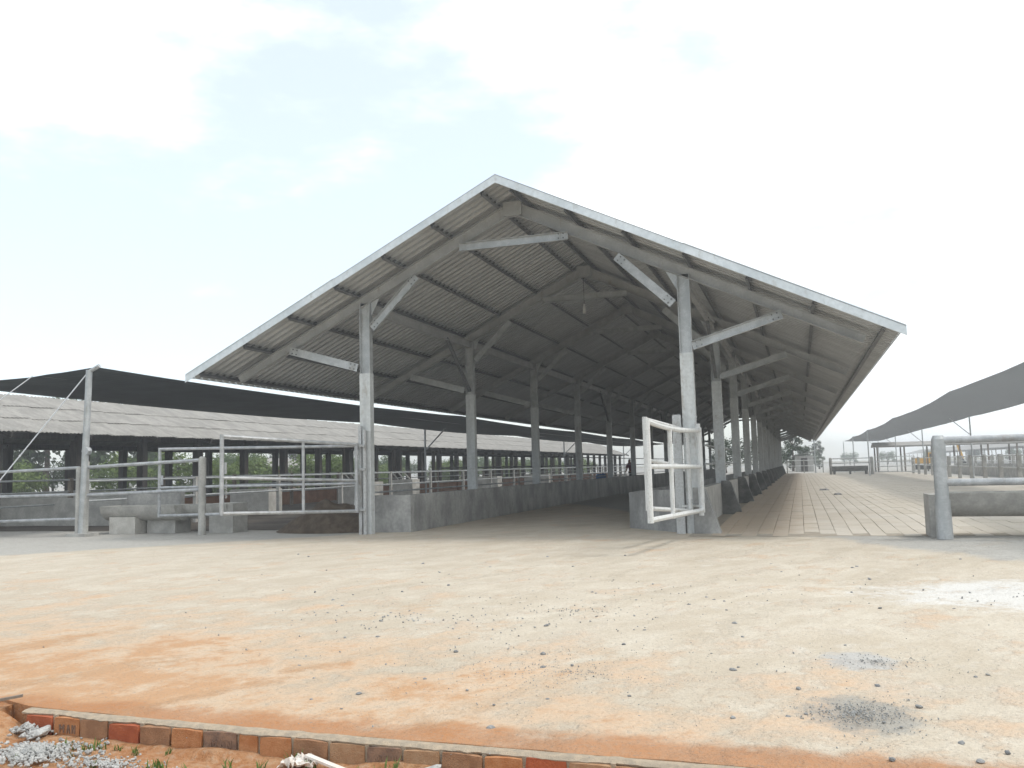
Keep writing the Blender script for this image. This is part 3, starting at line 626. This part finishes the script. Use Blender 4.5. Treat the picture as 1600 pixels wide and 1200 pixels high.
# ================================================================= RIGHT PENS
rf = thing('pipe_fence', (2.15, 15.79, 0), 'stout round concrete-filled post with two thick pipe rails at right edge', 'fence')
def fat(x, y):
    mb = MB().tube((x, y, .62), (x, y, 1.60), .105, 16); mb.tube((x, y, 1.60), (x, y, 1.66), .105, 16, .075).tube((x, y, 0), (x, y, .62), .125, 16, .118); return mb
fat(2.15, 15.79).build('post', M['galv'], rf, True); fat(6.6, 15.3).build('post', M['galv'], rf, True)
for z in (1.58, .90): MB().tube((2.2, 15.78, z), (6.6, 15.3, z), .058, 12).build('rail', M['gate'], rf, True)
trough('water_trough', 'half-round concrete trough behind the stout post at right edge', 2.25, 6.3, 16.35, .72, .40, [(1.98, 2.24, .70), (4.3, 4.5, .4)], M['conc_l'], M['conc_l'])
fence('pipe_fence', 'long fence of square concrete posts and rails along the right pens', [(9.0, 28 + 3.8 * i) for i in range(15)], [(1.32, 1.32), (.78, .78)], 1.4, .09, .03, M['conc_l'], M['gate_white'], square=True)
fence('pipe_fence', 'farther parallel fence of concrete posts behind the right pens', [(15.5, 34 + 4.2 * i) for i in range(14)], [(1.32, 1.32), (.8, .8)], 1.4, .09, .03, M['conc_l'], M['gate_white'], square=True)
fence('pipe_fence', 'pale fence of closely set posts between the two right pen fences', [(12.2, 24 + 3.0 * i) for i in range(21)], [(1.35, 1.35), (1.0, 1.0), (.6, .6)], 1.42, .07, .03, M['conc_l'], M['gate_white'], square=True)
t = fence('pipe_fence', 'low far fence with pipe rails crossing the end of the paved lane', [(2.6, 84.5), (5.75, 80.5)], [(1.45, 1.45), (1.05, 1.05)], 1.55, .13, .04, M['conc_l'], M['gate_white'])
trough('water_trough', 'dark distant trough across the end of the paved lane', 2.7, 5.6, 83.8, .78, .45, [(2.75, 2.95, .5), (4.1, 4.25, .4), (5.4, 5.6, .5)], M['conc_d'], M['conc_d'])
t = thing('pipe_gate', (5.9, 80, 0), 'distant pipe gate right of the far trough', 'gate')
for z in (.25, .7, 1.1, 1.5): MB().tube((5.95, 80.3, z), (8.95, 79.5, z), .035, 6).build('rail', M['gate_white'], t)
for q in (0, .33, .66, 1): MB().tube((5.95 + 3 * q, 80.3 - .8 * q, .25), (5.95 + 3 * q, 80.3 - .8 * q, 1.5), .035, 6).build('upright', M['gate_white'], t)
t = thing('feed_bunk', (12.3, 40, 0), 'grey concrete feed bunk beyond the right fence', 'trough')
MB().box(11.6, 11.8, 30, 84, 0, .62).build('front_wall', M['conc_l'], t); MB().box(12.7, 12.85, 30, 84, 0, .8).build('back_wall', M['conc_l'], t)
t = thing('feed_bin', (9.9, 37.5, 0), 'dark tapered feed bin behind the right fence', 'bin')
MB().add([(9.3, 36.9, .95), (11.0, 36.9, .95), (11.0, 38.3, .95), (9.3, 38.3, .95), (9.7, 37.2, .35), (10.6, 37.2, .35), (10.6, 38, .35), (9.7, 38, .35)], [(4, 5, 6, 7), (0, 1, 5, 4), (1, 2, 6, 5), (2, 3, 7, 6), (3, 0, 4, 7)]).build('hopper', M['darkwood'], t)
for x, y in ((9.75, 37.25), (10.55, 37.25), (10.55, 37.95), (9.75, 37.95)): MB().box(x - .04, x + .04, y - .04, y + .04, 0, .4).build('leg', M['darkwood'], t)
nr = net('shade_net', 'sagging grey-black shade net slung over the right pens', 5.1, 3.6, 9.0, 3.5, 14.0, 114, 5, .07, .12, mat='net_r')
for i, y in enumerate((34, 54, 74, 94, 114)):
    p = thing('net_pole', (9.0, y, 0), ['nearest', 'second nearest', 'middle', 'second farthest', 'farthest'][i] + ' thin pole carrying the outer edge of the right net', 'pole')
    MB().tube((9.0, y, 0), (9.0, y, 3.5), .04, 8).build('shaft', M['galv'], p, True); MB().tube((9.0, y, 2.5), (8.0, y, 3.45), .025, 6).build('brace', M['galv'], p, True)
for i, y in enumerate((74, 94, 114)):
    p = thing('net_pole', (5.1, y, 0), ['nearest', 'middle', 'farthest'][i] + ' thin pole carrying the inner edge of the right net', 'pole')
    MB().tube((5.1, y, 0), (5.1, y, 3.52), .045, 8).build('shaft', M['galv'], p, True)
o = MB().tube((7.4, 24.5, 3.38), (9.6, 25.5, 2.35), .014, 6).build('guy_rope', M['rope'], None, org=(9.6, 25.5, 2.35)); tag(o, 'guy rope slanting down from the right net at the picture edge', 'rope')

# far barns on the right
def far_barn(name, label, x0, x1, y0, y1, ze, zr_, posts, swap=False):
    b = thing(name, ((x0 + x1) / 2, y0, 0) if not swap else (y0, (x0 + x1) / 2, 0), label, 'barn'); xm = (x0 + x1) / 2
    sw = (lambda p: (p[1], p[0], p[2])) if swap else (lambda p: p)
    for s, xe in ((-1, x0), (1, x1)):
        MB().add([sw(p) for p in [(xm, y0, zr_), (xe, y0, ze), (xe, y1, ze), (xm, y1, zr_), (xm, y0, zr_ - .1), (xe, y0, ze - .1), (xe, y1, ze - .1), (xm, y1, zr_ - .1)]], [(0, 1, 2, 3), (4, 5, 6, 7), (0, 1, 5, 4), (2, 3, 7, 6), (1, 2, 6, 5)]).build('roof_slope', M['oldroof'], b)
    n = posts
    for i in range(n + 1):
        for xe in (x0 + .5, x1 - .5): y = y0 + .3 + (y1 - y0 - .6) * i / n; q = sw((xe, y, 0)); MB().box(q[0] - .07, q[0] + .07, q[1] - .07, q[1] + .07, 0, ze - .12).build('post', M['timber'], b)
    return b
far_barn('far_barn', 'distant open barn with pale roof standing across the end of the right pens', 95, 99.4, 7.1, 40, 2.62, 3.0, 13, True)
far_barn('far_barn', 'farther low grey barn at the end of the right pens', 34, 44, 120, 330, 2.9, 4.2, 20)
# excavator
ex = thing('excavator', (20, 112, 0), 'yellow excavator working beyond the far right fence', 'excavator')
EXO = Vector((13.9, 112, 0)); ex.location = EXO; ORG[ex] = EXO.copy(); x, y = EXO.x, EXO.y; ex.scale = (.72, .72, .72)
for d in (-1.0, 1.0):
    mb = MB(); n = 12; pts = [(x - 1.6 + .4 * math.cos(a), .4 + .4 * math.sin(a)) for a in [math.pi / 2 + math.pi * i / n for i in range(n + 1)]] + [(x + 1.6 + .4 * math.cos(a), .4 + .4 * math.sin(a)) for a in [-math.pi / 2 + math.pi * i / n for i in range(n + 1)]]
    m = len(pts); mb.add([(a, y + d - .25, b) for a, b in pts] + [(a, y + d + .25, b) for a, b in pts], [tuple(range(m)), tuple(range(m, 2 * m))] + [(i, (i + 1) % m, m + (i + 1) % m, m + i) for i in range(m)]); mb.build('track', M['black'], ex)
mb = MB().box(x - 1.9, x + .6, y - 1.15, y + 1.15, .95, 1.9); bd = mb.build('body', M['yellow'], ex); bv = bd.modifiers.new('b', 'BEVEL'); bv.width = .22; bv.segments = 3
cb = MB().box(x + .1, x + 1.3, y - 1.1, y - .1, 1.0, 2.7).build('cab', M['yellow'], ex); MB().box(x + .3, x + 1.32, y - 1.12, y - .08, 1.7, 2.5).build('window', M['black'], cb)
mb = MB(); mb.bar((x + .6, y + .3, 1.5), (x + 3.0, y + .3, 4.3), .35, .5).bar((x + 3.0, y + .3, 4.3), (x + 4.6, y + .3, 3.9), .33, .42); mb.build('boom', M['yellow'], ex)
MB().bar((x + 4.5, y + .3, 4.4), (x + 5.3, y + .3, 1.6), .28, .36, upv=(1, 0, 0)).build('stick', M['yellow'], ex)
MB().add([(x + 5.2, y - .2, 1.7), (x + 5.2, y + .8, 1.7), (x + 5.7, y - .2, .9), (x + 5.7, y + .8, .9), (x + 4.8, y - .2, .8), (x + 4.8, y + .8, .8), (x + 5.0, y - .2, .4), (x + 5.0, y + .8, .4)], [(0, 1, 3, 2), (2, 3, 7, 6), (6, 7, 5, 4), (0, 2, 6, 4), (1, 3, 7, 5)]).build('bucket', M['black'], ex)

# ================================================================= TREES, FAR THINGS
def crown_mesh(name, mat, h, w, n, leaf, seed, clumps=14, low=.25):
    rnd = random.Random(seed); mb = MB(); cl = []
    for _ in range(clumps):
        a = rnd.uniform(0, 6.28); q = rnd.random() ** .5; z = rnd.uniform(low, 1.0)
        k = math.sqrt(max(.08, 1 - ((z - .55) / .6) ** 2)); cl.append((Vector((math.cos(a) * q * w * .42 * k, math.sin(a) * q * w * .42 * k, z * h * .92)), rnd.uniform(.13, .24) * w))
    for _ in range(n):
        c, r_ = rnd.choice(cl); d = Vector((rnd.gauss(0, 1), rnd.gauss(0, 1), rnd.gauss(0, .8))).normalized(); p = c + d * r_ * rnd.uniform(.55, 1.08)
        a = Vector((rnd.gauss(0, 1), rnd.gauss(0, 1), rnd.gauss(0, .7))).normalized(); b = a.cross(d + Vector((.01, .02, .3))).normalized(); l = leaf * rnd.uniform(.6, 1.4)
        mb.add([p - a * l, p + b * l * .5, p + a * l, p - b * l * .5], [(0, 1, 2, 3)])
    return mb.mesh(name, mat)
def trunk_mesh(h, w, seed):
    rnd = random.Random(seed); mb = MB(); p = Vector((0, 0, 0)); r_ = .05 * h ** .8
    for k in range(4): q = p + Vector((rnd.uniform(-.1, .1), rnd.uniform(-.1, .1), h * .17)); mb.tube(p, q, r_, 7, r_ * .82); p = q; r_ *= .82
    for _ in range(6): a = rnd.uniform(0, 6.28); mb.tube(p - Vector((0, 0, h * .12 * rnd.random())), p + Vector((math.cos(a) * w * .3, math.sin(a) * w * .3, h * rnd.uniform(.1, .28))), r_ * .6, 5, r_ * .2)
    return mb.mesh('trunk', M['bark'])
protos = [(crown_mesh('crown', M['leaf_d'], 5.6, 6.0, 2600, .17, 1), trunk_mesh(5.6, 6, 1)), (crown_mesh('crown', M['leaf_m'], 4.4, 5.2, 2400, .15, 2), trunk_mesh(4.4, 5, 2)),
          (crown_mesh('crown', M['leaf_l'], 3.0, 4.6, 2200, .14, 3, low=.08), trunk_mesh(3, 4, 3)), (crown_mesh('crown', M['leaf_d'], 7.5, 3.0, 2200, .18, 4, 20, .1), trunk_mesh(7.5, 3, 4))]
def tree(kind, x, y, s, label, group, rot=None):
    t = thing('broadleaf_tree' if kind != 2 else 'leafy_bush', (x, y, 0), label, 'tree' if kind != 2 else 'bush', group); t.scale = (s, s, s); t.rotation_euler.z = random.uniform(0, 6) if rot is None else rot
    for nm, me in (('crown', protos[kind][0]), ('trunk', protos[kind][1])): put(bpy.data.objects.new(nm, me), t)
for x, y, s in ((-44, 36, 1.15), (-45, 44, 1.2), (-47, 53, 1.3), (-60, 44, 1.15), (-56, 90, .95)): tree(0, x, y, s, 'dark green tree standing behind the old barn', 'dark trees behind the old barn')
for i in range(26): tree(1, -41 - 9 * random.random(), 16 + 6.0 * i, random.uniform(.6, .9), 'mid green tree seen under the old barn roof', 'mid green trees behind the old barn')
for i in range(44): tree(2, -35 - 7 * random.random(), 16 + 3.3 * i, random.uniform(.65, 1.0), 'light green bush seen between the posts of the old barn', 'bushes behind the old barn')
tree(3, -.9, 126, .75, 'tall narrow dark tree just past the far end of the new barn', None); tree(3, 2.9, 150, .62, 'slim dark conifer-like tree right of the utility pole', None)
for x, y, s in ((-9.5, 122, .85), (-5.5, 121, .8), (-2.4, 122, .62), (1.0, 135, .62)): tree(0, x, y, s, 'round dark tree beyond the far end of the new barn', 'dark trees at the lane end')
for i in range(9): tree(1, 3.0 + .3 * i + 9 * i, 240 + 8 * random.random(), .8, 'hazy tree on the far right skyline', 'far right skyline trees')
h = thing('small_house', (-46, 60, 0), 'small brick house with pale sheet roof seen through the old barn', 'house')
HX, HY = -50, 76.0; h.location = (HX, HY, 0); ORG[h] = Vector((HX, HY, 0))
MB().box(HX - 2.5, HX + 2.5, HY - 3, HY + 3, 0, 2.1).build('wall', M['brickwall'], h)
MB().add([(HX + 3, HY - 3.5, 2.0), (HX + 3, HY + 3.5, 2.0), (HX, HY + 3.5, 3.0), (HX, HY - 3.5, 3.0), (HX - 3, HY - 3.5, 2.0), (HX - 3, HY + 3.5, 2.0)], [(0, 1, 2, 3), (3, 2, 5, 4)]).build('roof', M['oldroof'], h).modifiers.new('t', 'SOLIDIFY').thickness = .06
MB().box(HX + 2.49, HX + 2.53, HY - 1, HY - .1, 0, 1.9).build('door', M['darkwood'], h); MB().box(HX + 2.49, HX + 2.53, HY + .8, HY + 1.8, .9, 1.7).build('window', M['black'], h)
s_ = thing('small_shed', (.6, 118, 0), 'small pale-roofed shed at the far end of the lane', 'shed')
MB().box(-.6, 1.6, 117, 120, 0, 2.0).build('wall', M['conc_l'], s_); MB().add([(-.9, 116.7, 2.0), (1.9, 116.7, 2.6), (1.9, 120.3, 2.6), (-.9, 120.3, 2.0)], [(0, 1, 2, 3)]).build('roof', M['oldroof'], s_).modifiers.new('t', 'SOLIDIFY').thickness = .06
MB().box(.1, .9, 116.96, 116.99, 0, 1.7).build('door', M['darkwood'], s_)
p = thing('utility_pole', (1.6, 104, 0), 'thin utility pole with short crossarms at the lane end', 'pole')
MB().tube((1.6, 104, 0), (1.6, 104, 4.4), .08, 8, .06).build('shaft', M['galv'], p)
for z in (3.0, 3.5, 4.0, 4.3): MB().bar((1.0, 104, z), (2.2, 104, z), .06, .06).build('crossarm', M['galv'], p)
o = fence('pipe_fence', 'pale pipe fence closing the far end of the lane', [(-1.4, 104), (.4, 104.2), (2.4, 104.4)], [(1.4, 1.4), (.8, .8)], 1.5, .06, .035, M['conc_l'], M['gate_white'], square=True)

# person in maroon behind the left wall
def skin(name, mat, verts, edges, radii, parent, org, lv=2):
    me = bpy.data.meshes.new(name); me.from_pydata([Vector(v) for v in verts], edges, []); o = bpy.data.objects.new(name, me); put(o, parent)
    m = o.modifiers.new('skin', 'SKIN'); 
    for i, r_ in enumerate(radii): me.skin_vertices[0].data[i].radius = (r_, r_) if not isinstance(r_, tuple) else r_
    me.skin_vertices[0].data[0].use_root = True; m.use_smooth_shade = True
    s = o.modifiers.new('sub', 'SUBSURF'); s.levels = lv; s.render_levels = lv; me.materials.append(mat); return o
pe = thing('person', (-9.75, 53.5, 0), 'person in maroon shirt leaning behind the left feed wall, far inside', 'person'); pe.rotation_euler.z = R(-20)
V = [(0, 0, .95), (0, -.03, 1.15), (-.05, -.06, 1.38), (-.07, -.08, 1.47), (-.09, -.09, 1.55), (-.10, -.11, 1.68)]; E_ = [(0, 1), (1, 2), (2, 3), (3, 4), (4, 5)]; Rr = [.13, .13, .15, .06, .085, .08]
for s in (-1, 1):
    k = len(V); V += [(s * .09, 0, .88), (s * .10, -.03, .5), (s * .10, .03, .09), (s * .10, -.14, .04)]; E_ += [(0, k), (k, k + 1), (k + 1, k + 2), (k + 2, k + 3)]; Rr += [.10, .065, .045, .04]
    k = len(V); V += [(-.05 + s * .19, -.06, 1.40), (-.02 + s * .25, -.10, 1.14), (s * .22, -.30, 1.0), (s * .21, -.37, .97)]; E_ += [(2, k), (k, k + 1), (k + 1, k + 2), (k + 2, k + 3)]; Rr += [.065, .048, .035, (.04, .018)]
    w = k + 3
    for q in range(5):
        k = len(V); dx = (-.032 + .016 * q); ln_ = (.045, .075, .085, .078, .06)[q]; V += [(s * .21 + s * dx, -.37 - ln_ * .55, .965), (s * .21 + s * dx * 1.2, -.37 - ln_, .945)]; E_ += [(w, k), (k, k + 1)]; Rr += [.009, .008]
skin('body', M['skin'], V, E_, Rr, pe, None)
skin('shirt', M['maroon'], [(0, 0, .92), (0, -.03, 1.15), (-.05, -.06, 1.38), (-.065, -.075, 1.44), (.14, -.06, 1.40), (.225, -.1, 1.16), (-.24, -.06, 1.40), (-.265, -.1, 1.16)], [(0, 1), (1, 2), (2, 3), (2, 4), (4, 5), (2, 6), (6, 7)], [.155, .155, .17, .085, .085, .07, .085, .07], pe, None)
skin('trousers', M['trouser'], [(0, 0, .93), (.09, 0, .86), (.10, -.03, .5), (.10, .03, .12), (-.09, 0, .86), (-.10, -.03, .5), (-.10, .03, .12)], [(0, 1), (1, 2), (2, 3), (0, 4), (4, 5), (5, 6)], [.15, .115, .085, .065, .115, .085, .065], pe, None)
skin('hair', M['hair'], [(-.10, -.09, 1.70), (-.095, -.05, 1.64), (-.09, -.03, 1.57)], [(0, 1), (1, 2)], [.085, .09, .06], pe, None)

# ================================================================= FOREGROUND DETAIL
# brick kerb
kb = thing('brick_kerb', (-2.5, 3.8, -.12), 'row of orange and brown bricks edging the dusty yard in the foreground', 'kerb')
bm = bmesh.new(); bmesh.ops.create_cube(bm, size=1.0)
for v in bm.verts: v.co = Vector((v.co.x * .19, v.co.y * .09, v.co.z * .11))
bmesh.ops.subdivide_edges(bm, edges=bm.edges[:], cuts=2, use_grid_fill=True)
bms = []
for q in range(4):
    b2 = bm.copy()
    for v in b2.verts: n = noise.noise_vector(v.co * 14 + Vector((q * 7, 0, 0))); v.co += n * .004; 
    for v in b2.verts:
        if abs(v.co.x) > .08 and abs(v.co.z) > .045: v.co *= .975
    me = bpy.data.meshes.new('brick'); b2.to_mesh(me); b2.free(); bms.append(me)
bm.free()
x = -4.25; i = 0; order = [1, 0, 2, 1, 2, 0, 3, 0, 0, 2, 4, 3, 4, 2, 0, 1, 4, 2, 0, 3, 1, 0, 2, 4, 0, 1, 2]
mort = MB()
while x < .4:
    bl = random.choice((.19, .19, .18, .20)) if i != 7 else .11
    xc = x + bl / 2; yc = kerb_y(xc); a = math.atan2(kerb_y(xc + .1) - kerb_y(xc - .1), .2)
    me = bms[i % 4].copy(); me.materials.clear(); me.materials.append(M['bricks'][order[i % len(order)]])
    b = inst('brick', me, (xc, yc - .008 + random.uniform(-.006, .006), -.07 + random.uniform(-.005, .004)), kb, (random.uniform(-.04, .02), random.uniform(-.03, .03), a + random.uniform(-.02, .02)), (bl / .19, 1, 1))
    if i in (1, 6, 11):       # bricks with strokes pressed into the face
        s_ = MB()
        for q, (x0, z0, x1, z1) in enumerate([(-.05, -.025, -.05, .02), (-.05, .02, -.035, -.005), (-.035, -.005, -.02, .02), (-.02, .02, -.02, -.025), (.005, -.025, .015, .02), (.015, .02, .028, -.025), (.045, -.025, .045, .02), (.045, .02, .065, -.025), (.065, -.025, .065, .02)]):
            s_.bar((x0, -.0475, z0), (x1, -.0475, z1), .007, .005, upv=(0, 1, 0))
        so_ = bpy.data.objects.new('pressed_mark', s_.mesh('pressed_mark', M['bricks'][3])); put(so_, b)
    xg = x + bl + .007; yg = kerb_y(xg)
    mort.box(xg - .011, xg + .011, yg - .04, yg + .05, -.135, -.006)
    x += bl + .016; i += 1
# cement skim lapping unevenly over the brick tops
vs = []; n = 260
for k in range(n + 1):
    xx = -4.3 + 5.3 * k / n; yk = kerb_y(xx); lip = .034 + .03 * nz3(xx * 3.1, 0) + .014 * nz3(xx * 19, 3); dz = .05 * max(0, nz3(xx * 2.3, 8) - .15) + .008 * nz3(xx * 13, 4)
    vs += [(xx, yk - lip, -.012 - max(0.004, dz)), (xx, yk - lip - .004, -.008 + .004 * nz3(xx * 23, 7)), (xx, yk - lip + .02, .002 + .006 * nz3(xx * 11, 1)), (xx, yk + .035 + .015 * nz3(xx * 9, 6), .001)]
mort.add(vs, [(4 * k + q, 4 * k + q + 1, 4 * k + q + 5, 4 * k + q + 4) for k in range(n) for q in range(3)])
mort.build('mortar', M['mortar'], kb)

def rock_mesh(name, mat, seed, sub=2, flat=.65):
    bm = bmesh.new(); bmesh.ops.create_icosphere(bm, subdivisions=sub, radius=1.0)
    for v in bm.verts:
        n = noise.noise(v.co * 1.3 + Vector((seed * 5, 0, 0))); v.co *= 1 + .45 * n + .12 * noise.noise(v.co * 4 + Vector((seed, 3, 0))); v.co.z *= flat
    me = bpy.data.meshes.new(name); bm.to_mesh(me); bm.free(); me.materials.append(mat); return me
rocks = [rock_mesh('stone', M['stone'], q, 2, .5 + .1 * q) for q in range(4)]
frame_ok = lambda x, y: -0.62 * y - .1 < x < .24 * y + .1
rnd = random.Random(21); k = 0
while k < 90:
    y = 4.0 + rnd.random() ** 1.3 * 9; x = rnd.uniform(-.62 * y, .24 * y)
    if y < kerb_y(x) + .2: continue
    s = rnd.uniform(.006, .0135) * (1 + .05 * y)
    o = inst('stone', rocks[k % 4], (x, y, s * .12), None, (rnd.uniform(-.3, .3), rnd.uniform(-.3, .3), rnd.uniform(0, 6)), (s * rnd.uniform(.9, 1.4), s, s))
    tag(o, 'small grey stone lying loose on the dusty yard', 'stone', 'stones scattered on the yard'); k += 1
def scatter(name, label, spots, mat, seed, cat='gravel'):
    rnd = random.Random(seed); mb = MB(); T = [v.co.copy() for v in rock_lo.vertices]; F = [tuple(p.vertices) for p in rock_lo.polygons]
    for cx, cy, rx, ry, n, s0, s1, zb, hh in spots:
        for _ in range(n):
            a = rnd.uniform(0, 6.28); q = abs(rnd.gauss(0, .5)); x = cx + rx * q * math.cos(a); y = cy + ry * q * math.sin(a); s = rnd.uniform(s0, s1); z = zb + max(0, 1 - q) * hh * rnd.random()
            rm = Matrix.Rotation(rnd.uniform(0, 6), 3, 'Z') @ Matrix.Rotation(rnd.uniform(0, 6), 3, 'X')
            mb.add([rm @ (v * s) + Vector((x, y, z)) for v in T], F)
    o = mb.build(name, mat); tag(o, label, cat, kind='stuff'); return o
rock_lo = rock_mesh('r', M['stone'], 9, 1, .7)
scatter('gravel', 'fine grey gravel strewn over the dusty yard', [(-2, 8, 5.5, 4.5, 420, .003, .009, .002, 0), (-1.5, 5.6, 2.6, 1.6, 900, .0015, .005, .001, 0), (.2, 5.0, .40, .45, 700, .002, .006, .001, .006), (.4, 6.3, .5, .35, 160, .002, .006, .001, 0), (-3.4, 7.4, 1.6, .9, 90, .004, .012, .002, 0), (2.2, 9.4, 1.6, 1.0, 50, .006, .014, .003, 0)], M['gravel'], 3)
scatter('crushed_rubble', 'grey crushed cement rubble spilled below the kerb at left', [(-3.85, 3.72, .32, .22, 1100, .004, .014, -.10, .03), (-3.35, 3.68, .35, .14, 350, .003, .010, -.105, .01), (-1.70, 3.86, .22, .06, 300, .005, .016, -.115, .05), (-4.18, 4.0, .14, .06, 120, .006, .02, -.09, .04)], M['rubble'], 5, 'rubble')
cr_ = rock_mesh('rubble_chunk', M['rubble'], 4, 3, .5)
for x, y, s, lab in ((-1.72, 3.88, .06, 'largest pale cement chunk lying against the middle of the kerb'), (-4.10, 4.0, .05, 'pale cement chunk at the left end of the kerb'), (-4.24, 4.02, .035, 'smaller pale chunk beside the left end of the kerb')):
    o = inst('rubble_chunk', cr_, (x, y, -.09), None, (.1, .2, x * 5), (s * 1.3, s, s)); tag(o, lab, 'rubble')
# grass tufts below the kerb
def tuft(seed, n=9):
    rnd = random.Random(seed); mb = MB()
    for _ in range(n):
        a = rnd.uniform(0, 6.28); h = rnd.uniform(.03, .075); sp = rnd.uniform(.01, .05); w = rnd.uniform(.003, .007); b = Vector((rnd.uniform(-.025, .025), rnd.uniform(-.025, .025), -.01)); d = Vector((math.cos(a), math.sin(a), 0)); sd = Vector((-d.y, d.x, 0)) * w
        m_ = b + d * sp * .4 + Vector((0, 0, h * .65)); t_ = b + d * sp + Vector((0, 0, h))
        mb.add([b - sd, b + sd, m_ + sd * .8, m_ - sd * .8, t_], [(0, 1, 2, 3), (3, 2, 4)])
    return mb.mesh('grass_tuft', M['grass'])
tufts = [tuft(q) for q in range(5)]
for k in range(34):
    x = rnd.uniform(-4.0, -1.9); y = kerb_y(x) - rnd.uniform(.07, .5) ; s = rnd.uniform(.6, 1.25)
    o = inst('grass_tuft', tufts[k % 5], (x, y, -.115), None, (0, 0, rnd.uniform(0, 6)), (s, s, s)); tag(o, 'small green grass tuft in the orange soil below the kerb', 'grass', 'grass tufts below the kerb')
# crumpled plastic scrap and splintered stick
bm = bmesh.new(); bmesh.ops.create_grid(bm, x_segments=14, y_segments=10, size=1)
for v in bm.verts: n = noise.noise_vector(v.co * 2.3); v.co = Vector((v.co.x * .085 + n.x * .03, v.co.y * .05 + n.y * .02, .02 + abs(n.z) * .07 + .02 * noise.noise(v.co * 6)))
me = bpy.data.meshes.new('plastic_scrap'); bm.to_mesh(me); bm.free(); me.materials.append(M['plastic'])
o = inst('plastic_scrap', me, (-2.38, 3.87, -.115), None, (0, 0, .2)); o.modifiers.new('t', 'SOLIDIFY').thickness = .002; tag(o, 'crumpled pale plastic scrap lying in front of the brick kerb', 'litter')
o = MB().bar((-2.36, 3.91, -.06), (-2.10, 3.85, -.10), .03, .012).build('wood_splinter', M['plastic'], None, org=(-2.2, 3.88, -.1)); tag(o, 'thin pale board splinter beside the plastic scrap', 'wood')
o = MB().bar((-4.80, 3.90, .0), (-4.42, 4.18, .05), .022, .014).build('wood_splinter', M['timber'], None, org=(-4.6, 4.0, 0)); tag(o, 'grey stick leaning at the left end of the kerb', 'wood')
# dung clods on the paving
for x, y, s, lab in ((1.25, 34.5, .14, 'dark clod on the paving near the middle of the lane'), (5.2, 33, .10, 'dark clod on the paving near the right trough'), (.9, 40, .16, 'flat dark clod farther up the paving')):
    o = inst('dung_clod', rocks[1], (x, y, .07), None, (0, 0, x), (s * 1.6, s, s * .6)); tag(o, lab, 'clod'); 

# ================================================================= ADDED VEIL FOR LENS GLARE
hz = MB().box(-320, 320, -60, 420, -1.2, 9.0).build('glare_veil', None); hz['kind'] = 'stuff'  # added scattering volume, imitates the washed-out veil of lens glare
hm = bpy.data.materials.new('glare_veil'); hm.use_nodes = True; hn = hm.node_tree; hn.nodes.remove(hn.nodes['Principled BSDF'])
pvn = hn.nodes.new('ShaderNodeVolumePrincipled'); pvn.inputs['Color'].default_value = (.93, .95, .97, 1); pvn.inputs['Density'].default_value = VEIL_DENSITY; pvn.inputs['Anisotropy'].default_value = .3
hn.links.new(pvn.outputs[0], hn.nodes['Material Output'].inputs['Volume']); hz.data.materials.append(hm)
